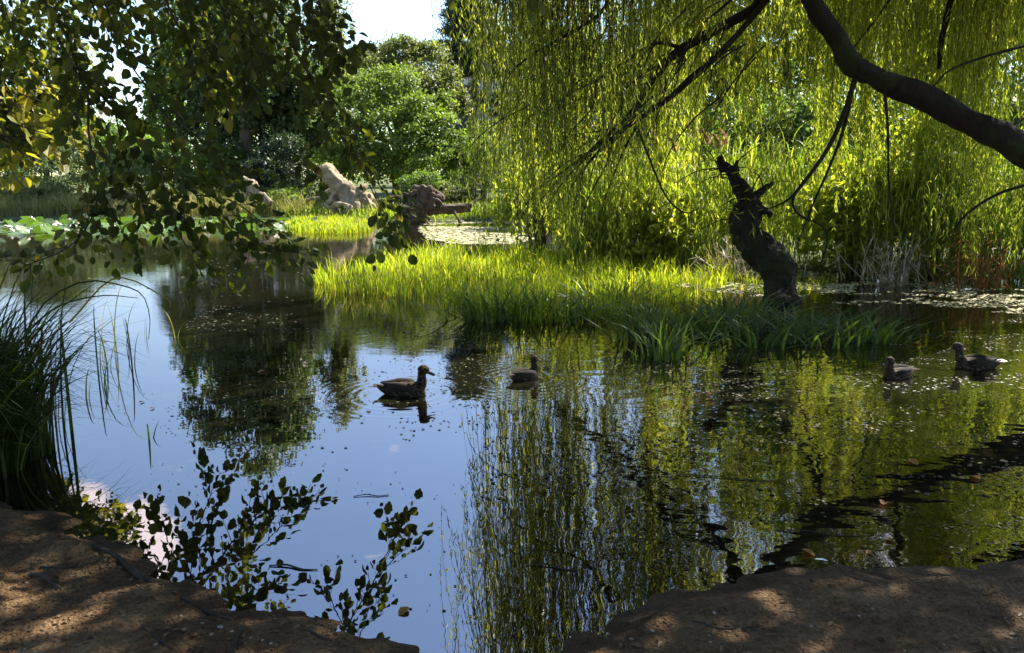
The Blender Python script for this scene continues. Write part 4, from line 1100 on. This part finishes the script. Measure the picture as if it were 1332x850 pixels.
e = root('root_stump', 'dark uprooted stump with a tangled root plate beside the duckweed', (535, D), [
    ([(538, 296, D), (540, 272, D), (548, 262, D)], [.4, .55, .5]), ([(545, 265, D), (556, 256, D), (562, 270, D)], [.5, .5, .4]),
    ([(528, 300, D), (524, 285, D), (532, 270, D)], [.2, .3, .3]), ([(545, 258, D), (553, 250, D), (558, 244, D)], [.16, .1, .05]),
    ([(515, 300, D - .2), (522, 286, D), (535, 282, D)], [.15, .2, .2]), ([(536, 300, D - .3), (541, 290, D - .3), (536, 278, D)], [.1, .14, .2])], WOOD_D, .05, .22)
sb = MB()
for k in range(22):
    a = P(random.uniform(525, 562), random.uniform(252, 290), D - .3); b_ = a + Vector((random.uniform(-.8, .8), random.uniform(-.5, .1), random.uniform(-.6, .6)))
    limb(sb, [a, (a + b_) / 2 + Vector((0, 0, .15)), b_], [.07, .05, .012], 5, n=8, rough=.3, seed=k)
sb.build('root', WOOD_D, e)
e = root('fallen_log', 'grey brown fallen log with a propped branch over the duckweed', (580, D), [
    ([(556, 277, D), (585, 271, D + .3), (613, 267, D + .6)], [.2, .18, .12]), ([(588, 271, D + .3), (594, 282, D), (600, 291, D - .3)], [.1, .07, .04]), ([(560, 272, D + .2), (585, 276, D + .4), (612, 274, D + .6)], [.1, .12, .08])], WOOD_D, .04, .05)
e = root('fallen_log', 'pale fallen log slanting down to the water left of the root stump', (336, 37.0), [
    ([(312, 236, 38), (325, 240, 37.8), (338, 252, 37.4), (352, 265, 37)], [.22, .26, .22, .14]), ([(325, 240, 37.8), (322, 250, 37.6), (318, 262, 37.4)], [.12, .08, .05])], WOOD_P, .04, .06)

# ---------------------------------------------------------------- water lilies
def lily_mesh(seed):
    g_ = np.random.default_rng(seed); k = 22; v = [(0, 0, .0)]
    for i in range(k):
        a = .22 + (6.283 - .44) * i / (k - 1); r = 1 + .05 * g_.normal()
        v.append((r * math.cos(a), r * math.sin(a), .05 * g_.normal() + .03))
    m_ = MB(); m_.add(v, [(0, i, i + 1) for i in range(1, k)]); return m_.mesh('lily_pad')
pads = [lily_mesh(i) for i in range(4)]
for me in pads: me.materials.append(MG['lily'])
xy = scatter([(-20, 290), (-20, 304), (60, 309), (180, 306), (300, 303), (420, 300), (424, 292), (330, 287), (200, 287), (80, 288)], 270)
for i, (x, y) in enumerate(xy):
    o = bpy.data.objects.new('lily_pad', pads[i % 4]); COL.objects.link(o)
    s_ = rng.uniform(.16, .34); o.scale = (s_, s_, s_); up_ = rng.random() < .45
    o.location = (x, y, .03 if not up_ else rng.uniform(.05, .2)); o.rotation_euler = (rng.normal() * (.05 if not up_ else .5), rng.normal() * (.05 if not up_ else .5), rng.uniform(0, 6.28))
    tag(o, 'round green lily pad in the raft floating before the far left bank', 'lily pad', 'water lily pads')
fl = MB()
for k in range(16):
    a = k * 2.4; t_ = .35 + .5 * (k / 16)
    leaves(fl, np.zeros((1, 3)), np.array([[math.cos(a) * (1 - t_ * .6), math.sin(a) * (1 - t_ * .6), t_]]), np.array([[-math.cos(a), -math.sin(a), .8]]), 1.0, .45, T_LANCE)
fme = fl.mesh('water_lily_flower'); fme.materials.append(plain('petal_white', (.8, .78, .74), .5, .3, .05))
for i, (x, y) in enumerate(scatter([(0, 292), (0, 303), (60, 307), (300, 300), (400, 298), (400, 293), (80, 290)], 44)):
    o = bpy.data.objects.new('water_lily_flower', fme); COL.objects.link(o); s_ = rng.uniform(.1, .17); o.scale = (s_,) * 3
    o.location = (x, y, .08); o.rotation_euler = (rng.normal() * .2, rng.normal() * .2, rng.uniform(0, 6))
    tag(o, 'small white water lily flower open among the lily pads', 'flower', 'white water lily flowers')

# ---------------------------------------------------------------- floating things
MDW = foliage('duckweed', [(0, (.26, .25, .12)), (1, (.42, .39, .24))], (1, 1, .8), .1, clump=.3, cscale=.7, rough=.8)
dwm = MB()
def flakes(poly, n, s0, s1, mb, nmin=None, sc=1.0):
    b = scatter(poly, n)
    if nmin is not None:
        nz = np.array([noise.fractal(Vector((p[0] * sc * .5, p[1] * sc, 5)), 1, 2, 3) for p in b]); b = b[nz > nmin]
    m = len(b); s = rng.uniform(s0, s1, m); a = rng.uniform(0, 6.283, m)
    leaves(mb, np.concatenate([b, rng.uniform(.003, .006, m)[:, None]], 1), np.stack([np.cos(a), np.sin(a), np.zeros(m)], 1), np.tile([0, 0, 1.], (m, 1)) + rng.normal(size=(m, 3)) * .06, s, s * .8, T_LANCE)
flakes([(548, 287), (548, 300), (560, 312), (600, 318), (690, 318), (720, 296), (660, 286)], 9000, .1, .25, dwm, -.05, .5)
flakes([(870, 352), (850, 366), (900, 376), (1000, 388), (1100, 384), (1120, 366), (1000, 352)], 5000, .03, .09, dwm, -.02, 1.2)
flakes([(1080, 366), (1060, 392), (1150, 400), (1330, 408), (1340, 378), (1200, 366)], 3800, .03, .08, dwm, .02, 1.4)
tag(dwm.build('duckweed', MDW, smooth=False), 'pale floating duckweed lit by the sun by the log and the dead trunk', 'duckweed', kind='stuff')
MDB = foliage('debris', [(0, (.02, .018, .01)), (.7, (.05, .05, .02)), (.95, (.06, .07, .025)), (1, (.22, .2, .1))], (1, 1, .8), .15, clump=.2, rough=.6)
db = MB()
flakes([(250, 420), (210, 560), (330, 600), (560, 640), (640, 560), (620, 430)], 1500, .012, .035, db, .0, 1.6)
flakes([(260, 395), (240, 430), (600, 440), (610, 425), (480, 400)], 900, .02, .05, db, .0, 1.2)
flakes([(620, 430), (630, 700), (900, 700), (1330, 640), (1330, 410), (900, 470)], 5200, .012, .04, db, .05, 1.5)
flakes([(130, 480), (200, 640), (620, 840), (630, 600), (400, 560)], 330, .008, .022, db, .0, 1.5)
flakes([(0, 308), (0, 360), (400, 400), (420, 320), (200, 310)], 800, .03, .08, db, .05, .7)
flakes([(700, 690), (870, 760), (1330, 725), (1330, 650)], 700, .01, .03, db, .05, 2)
tag(db.build('floating_debris', MDB, smooth=False), 'specks of duckweed and bits scattered over the dark water', 'debris', kind='stuff')

MLF = foliage('fallen_leaf', [(0, (.24, .09, .02)), (.6, (.34, .15, .035)), (1, (.36, .22, .08))], (1.1, .9, .6), .3, clump=.2)
lfm = []
for i in range(3):
    q = MB(); leaves(q, np.array([[-.5, 0, 0.]]), np.array([[1., 0, 0]]), np.array([[0, .1 * i, 1.]]), 1.0, .62, T_OVAL); me = q.mesh('fallen_leaf'); me.materials.append(MLF); lfm.append(me)
for i, (px, py, s_, lab) in enumerate([
        (1188, 602, .1, 'orange leaf floating in the dark reflection of the thick limb'), (1268, 622, .09, 'orange leaf floating nearest the right edge'),
        (1052, 720, .075, 'orange leaf floating beside the white feather at the right bank'), (1150, 655, .1, 'pale brown leaf floating between the orange ones'),
        (1157, 703, .06, 'small brown leaf close to the right bank'), (1192, 448, .1, 'bright orange leaf floating left of the right hand ducks'),
        (340, 484, .1, 'orange leaf on the dark tree reflection'), (525, 797, .075, 'reddish brown leaf by the left bank twig tips'),
        (198, 532, .05, 'tiny orange leaf in the sky reflection beside the stalks'), (184, 524, .05, 'tiny pink leaf beside the tiny orange one'),
        (137, 444, .06, 'orange leaf at the foot of the yellow stalks'), (272, 584, .04, 'tiny dark leaf beyond the twig reflection'),
        (1130, 720, .05, 'tiny orange leaf at the very edge of the right bank'), (1090, 640, .05, 'tiny pale leaf in the middle of the willow reflection')]):
    o = bpy.data.objects.new('fallen_leaf', lfm[i % 3]); COL.objects.link(o); o.location = W(px, py) + Vector((0, 0, .008)); o.scale = (s_,) * 3; o.rotation_euler = (.08, .05, rng.uniform(0, 6.28))
    tag(o, lab, 'fallen leaf', 'fallen leaves floating on the pond')
fe = MB(); leaves(fe, np.array([[-.5, 0, 0.]]), np.array([[1., 0, 0]]), np.array([[0, 0, 1.]]), 1.0, .3, T_OVAL)
o = fe.build('feather', plain('feather_white', (.8, .79, .77), .6)); o.location = W(1068, 731) + Vector((0, 0, .012)); o.scale = (.07,) * 3; o.rotation_euler = (0, 0, 2.7); tag(o, 'small white feather floating at the right bank', 'feather')
fe = MB(); leaves(fe, np.array([[-.5, 0, 0.]]), np.array([[1., 0, 0]]), np.array([[0, -.5, 1.]]), 1.0, .4, T_OVAL)  # white flake standing in for a sun glint on floating debris
o = fe.build('feather', plain('flake_white_glint', (.85, .84, .84), .5)); o.location = W(1258, 379) + Vector((0, 0, .03)); o.scale = (.14,) * 3; o.rotation_euler = (0, 0, .3); tag(o, 'bright white flake for a sun glint on the water before the rusty reeds', 'feather')

def twig(px0, py0, px1, py1, r, label, z=.004):
    a, b_ = W(px0, py0, z), W(px1, py1, z); c = (a + b_) / 2; q = MB()
    r *= .5; limb(q, [a - c, (a - c) * .3 + Vector((0, .015, .004)), (b_ - c) * .4 - Vector((0, .01, 0)), b_ - c], [r * .6, r, r * .9, r * .4], 6, rough=.25)
    o = q.build('twig', BARK_B); o.location = c; tag(o, label, 'twig', 'twigs floating on the pond')
twig(460, 646, 506, 644, .007, 'thin dark twig floating alone in the open sky reflection')
twig(350, 736, 413, 741, .011, 'dark twig floating at the edge of the leaf reflection by the left bank')
twig(578, 492, 592, 493, .014, 'stubby bit of wood floating just ahead of the nearest duck')
twig(690, 735, 752, 741, .009, 'crooked twig floating under the willow reflection')
twig(1010, 690, 1120, 697, .006, 'long thin twig glinting across the willow reflection')
twig(880, 618, 1010, 626, .004, 'hair thin twig floating in the willow reflection')

# twigs, clods and litter on the near bank
cl = MB()
def clods(poly, n, s0, s1):
    b = scatter(poly, n, .1)
    for x, y in b:
        z = float(np.interp(0, [0], [0]))
        s_ = rng.uniform(s0, s1) * (1 if rng.random() < .85 else 2); k = 7
        zz = ground_near(x, y)
        d_ = rng.normal(size=(k, 3)); d_ = norm(d_)
        pts_ = np.array([x, y, zz]) + d_ * s_ * np.array([1, 1, .6])
        bm = bmesh.new(); vs = [bm.verts.new(p_) for p_ in pts_]
        bmesh.ops.convex_hull(bm, input=vs); bm.verts.index_update()
        used = [v for v in bm.verts]
        co = [tuple(v.co) for v in used]; fs = [tuple(v.index for v in f.verts) for f in bm.faces if len(f.verts) == 3]
        bm.free()
        if fs: cl.add(co, fs)
from mathutils.bvhtree import BVHTree
_go = bpy.data.objects['ground']
_bv = BVHTree.FromPolygons([v.co for v in _go.data.vertices], [p_.vertices[:] for p_ in _go.data.polygons if abs(p_.center.x) < 6 and -1 < p_.center.y < 7])
def ground_near(x, y):
    h_ = _bv.ray_cast(Vector((x, y, 5)), Vector((0, 0, -1))); return h_[0].z if h_[0] else 0.1
clods([(0, 670), (0, 850), (500, 850), (430, 806), (290, 795), (190, 742), (80, 695)], 2600, .003, .012)
clods([(740, 850), (880, 785), (1060, 750), (1330, 745), (1330, 850)], 2200, .003, .011)
tag(cl.build('soil_clods', MAT_SOIL, smooth=False), 'crumbs and small clods of soil scattered on the bank', 'soil', kind='stuff')
def ground_stick(pts_, r, label, mat=BARK_B):
    w_ = [W(a, b_, .12) for a, b_ in pts_]; w_ = [Vector((p_.x, p_.y, ground_near(p_.x, p_.y) + r * .6)) for p_ in w_]; c = w_[0].copy(); q = MB()
    limb(q, [p_ - c for p_ in w_], [r] * (len(w_) - 1) + [r * .4], 6, rough=.3); o = q.build('stick', mat); o.location = c; tag(o, label, 'stick', 'sticks on the bank')
ground_stick([(52, 730), (80, 732), (95, 727), (104, 720)], .007, 'thin bent stick lying among the sunlit patches of the left bank')
ground_stick([(40, 740), (58, 745), (78, 760)], .012, 'thick dark root end half buried in the left bank')
ground_stick([(318, 806), (308, 822), (304, 835), (312, 852)], .008, 'curved pale twig lying at the bottom of the left bank')
ground_stick([(185, 812), (205, 828), (225, 840)], .006, 'straight thin twig in the shade of the left bank')
ground_stick([(120, 700), (150, 716), (185, 742), (215, 752)], .013, 'bare root running along the edge of the left bank')
ground_stick([(235, 764), (262, 780), (300, 800)], .01, 'thin bare root nearer the tip of the left bank')
ground_stick([(395, 812), (420, 826), (452, 838)], .006, 'short twig at the tip of the left bank')
ground_stick([(900, 800), (935, 812), (980, 808)], .005, 'short twig in the shade of the right bank')
ground_stick([(1100, 738), (1118, 746), (1140, 752)], .006, 'thin twig at the water edge of the right bank')
blm = []
for i in range(3):
    q = MB(); leaves(q, np.array([[-.5, 0, 0.]]), np.array([[1., 0, 0]]), np.array([[0, .2 * i - .2, 1.]]), 1.0, .6, T_OVAL); me = q.mesh('dry_leaf'); me.materials.append(foliage('dry_leaf_%d' % i, [(0, (.06, .04, .02)), (1, (.15, .09, .045))], (1, 1, .8), .1, clump=.3)); blm.append(me)
for i, (px, py) in enumerate([(82, 696), (30, 700), (228, 818), (120, 830), (260, 835), (160, 802), (350, 820), (60, 760), (980, 800), (1120, 800), (1220, 780), (1290, 820), (860, 830), (940, 840), (1180, 835)] + [(random.uniform(0, 420), random.uniform(800, 848)) for _ in range(14)] + [(random.uniform(10, 170), random.uniform(705, 800)) for _ in range(12)] + [(random.uniform(800, 1330), random.uniform(795, 848)) for _ in range(24)]):
    p_ = W(px, py, .12); o = bpy.data.objects.new('dry_leaf', blm[i % 3]); COL.objects.link(o); o.location = (p_.x, p_.y, ground_near(p_.x, p_.y) + .006); o.scale = (rng.uniform(.025, .045),) * 3; o.rotation_euler = (rng.normal() * .2, rng.normal() * .2, rng.uniform(0, 6.28))
    tag(o, 'small dry brown leaf lying on the %s bank' % ('left' if px < 600 else 'right'), 'dry leaf', 'dry leaves on the %s bank' % ('left' if px < 600 else 'right'))

pb = [MB() for _ in range(3)]; pm_ = []
for i, q in enumerate(pb):
    limb(q, [(-.7, 0, 0), (-.3, .05, .02), (.3, 0, .03), (.7, 0, 0)], [.25, .55, .5, .2], 9, n=10, rough=.3, seed=i + 50); me = q.mesh('pebble'); me.materials.append(plain('pebble_%d' % i, [(.16, .12, .08), (.22, .19, .15), (.1, .075, .05)][i], .85, .2, .3, 3)); pm_.append(me)
for i in range(46):
    lft = i < 22
    px, py = (random.uniform(0, 400), random.uniform(710, 848)) if lft else (random.uniform(800, 1330), random.uniform(770, 848))
    if lft and py < 700 + .3 * px + 20: py = min(846, 725 + .3 * px)
    p_ = W(px, py, .12); o = bpy.data.objects.new('pebble', pm_[i % 3]); COL.objects.link(o); s_ = rng.uniform(.006, .017); o.scale = (s_, s_, s_ * .8)
    o.location = (p_.x, p_.y, ground_near(p_.x, p_.y) + .001); o.rotation_euler = (0, 0, rng.uniform(0, 6))
    sd = 'left' if lft else 'right'; tag(o, 'small brown pebble pressed into the %s bank' % sd, 'pebble', 'pebbles on the %s bank' % sd)
# ---------------------------------------------------------------- ducks
def duckmat():
    m, nt, N, L = newmat('duck_feathers')
    out = N.new('ShaderNodeOutputMaterial'); b = N.new('ShaderNodeBsdfPrincipled'); b.inputs['Roughness'].default_value = .8; b.inputs['Specular IOR Level'].default_value = .08
    tc = N.new('ShaderNodeTexCoord'); mp = N.new('ShaderNodeMapping'); mp.inputs['Scale'].default_value = (30, 75, 75); L.new(tc.outputs['Object'], mp.inputs[0])
    v = N.new('ShaderNodeTexVoronoi'); v.inputs['Scale'].default_value = 1.0; L.new(mp.outputs[0], v.inputs['Vector'])
    r = ramp(N, [(.1, (.006, .0045, .0035)), (.5, (.014, .010, .008)), (.8, (.085, .06, .038))]); L.new(v.outputs['Distance'], r.inputs[0])
    L.new(r.outputs[0], b.inputs['Base Color']); L.new(b.outputs[0], out.inputs[0]); return m
MDK = duckmat(); MBILL = plain('duck_bill', (.03, .024, .012), .5, .2); MEYE = plain('duck_eye', (.01, .008, .006), .15, .6)
MTAIL = plain('tail_white', (.75, .7, .64), .7, .2, .1); MWING = barkmat('duck_wing', (.006, .0045, .0035), (.028, .02, .014), 30, .004, (.4, 1, 1))

def duck(label, loc, rz, s=1.0, neck=(0, 0, 0), tail=None, tailup=0.0):
    """bird faces +X; origin at its waterline"""
    e = empty('duck', loc, label, 'duck', 'ducks swimming on the pond', rz)
    nx, ny, nz = neck
    q = MB()
    # trunk: low boat shape narrowing to the raised tail
    limb(q, [(-.25, 0, .075 + tailup), (-.18, 0, .05), (-.07, 0, .03), (.04, 0, .022), (.12, 0, .032), (.165, 0, .05)], [.012, .045, .084, .094, .08, .045], 14, n=30, rough=0)
    for ar in q.v: ar[:, 2] = .0 + ar[:, 2] * .95
    # neck and head
    nz += .036
    limb(q, [(.105, 0, .04), (.148 + nx * .3, ny * .3, .095 + nz * .3), (.15 + nx * .7, ny * .7, .14 + nz * .8), (.157 + nx, ny, .172 + nz)], [.07, .048, .038, .036], 12, n=22, rough=0)
    limb(q, [(.122 + nx, ny, .176 + nz), (.143 + nx, ny, .184 + nz), (.168 + nx, ny, .186 + nz), (.192 + nx, ny, .178 + nz), (.21 + nx, ny, .166 + nz)], [.022, .039, .047, .038, .018], 12, n=16, rough=0)
    body = remeshed(q, 'body', MDK, None, voxel=.0075, smooth_it=3); body.parent = e
    # bill, flattened
    q = MB(); limb(q, [(.195 + nx, ny, .171 + nz), (.225 + nx, ny, .157 + nz), (.256 + nx, ny, .145 + nz), (.268 + nx, ny, .147 + nz)], [.018, .0135, .0125, .007], 10, n=14, rough=0)
    v = q.v[0]; v[:, 1] = (v[:, 1] - ny) * 1.25 + ny
    q.build('bill', MBILL, e, world=False)
    for sgn in (-1, 1):   # folded wing with crossed primaries over the rump
        q = MB(); limb(q, [(.09, sgn * .062, .07), (.03, sgn * .078, .08), (-.07, sgn * .07, .088), (-.15, sgn * .035, .095), (-.215, sgn * .012, .105)], [.02, .04, .038, .02, .004], 10, n=22, rough=.05)
        v = q.v[0]; v[:, 1] = sgn * .06 + (v[:, 1] - sgn * .06) * .62 if False else v[:, 1] * .97
        q.build('wing', MWING, e, world=False)
        q = MB(); limb(q, [(.18 + nx, ny + sgn * .034, .193 + nz), (.182 + nx, ny + sgn * .041, .193 + nz)], [.005, .004], 8, n=6, rough=0); q.build('eye', MEYE, e, world=False)
    # tail fan
    q = MB(); k = 7; a = np.linspace(-.35, .35, k)
    leaves(q, np.stack([np.full(k, -.2), a * .06, np.full(k, .062 + tailup)], 1), np.stack([-np.cos(a), np.sin(a), np.full(k, .18)], 1), np.tile([0, 0, 1.], (k, 1)), .095, .03, T_LANCE)
    q.build('tail', MTAIL if tail else MDK, e, world=False)
    if tail:
        q = MB(); k = 5
        leaves(q, np.stack([np.full(k, -.13), np.full(k, -.075), np.full(k, .05)], 1) + np.random.default_rng(1).normal(size=(k, 3)) * .008, np.tile([-1., -.1, .1], (k, 1)), np.tile([0, -1., .3], (k, 1)), .06, .03, T_LANCE)
        q.build('flank_patch', MTAIL, e, world=False)
    e.scale = (s, s, s)
    return e
duck('dark duck in clear profile facing right on the open sky reflection', DUCKS[0], R(-4), 1.06)
duck('dark duck turned half away facing right at the edge of the willow reflection', DUCKS[1], R(38), .82, neck=(-.03, 0, .012))
duck('brown duck facing left, hunched low, nearer the sedge row', DUCKS[2], R(205), .92, neck=(-.02, 0, -.02))
duck('dark duck with a white tail facing left near the right edge', DUCKS[3], R(176), 1.05, neck=(.02, 0, -.005), tail=True, tailup=.01)
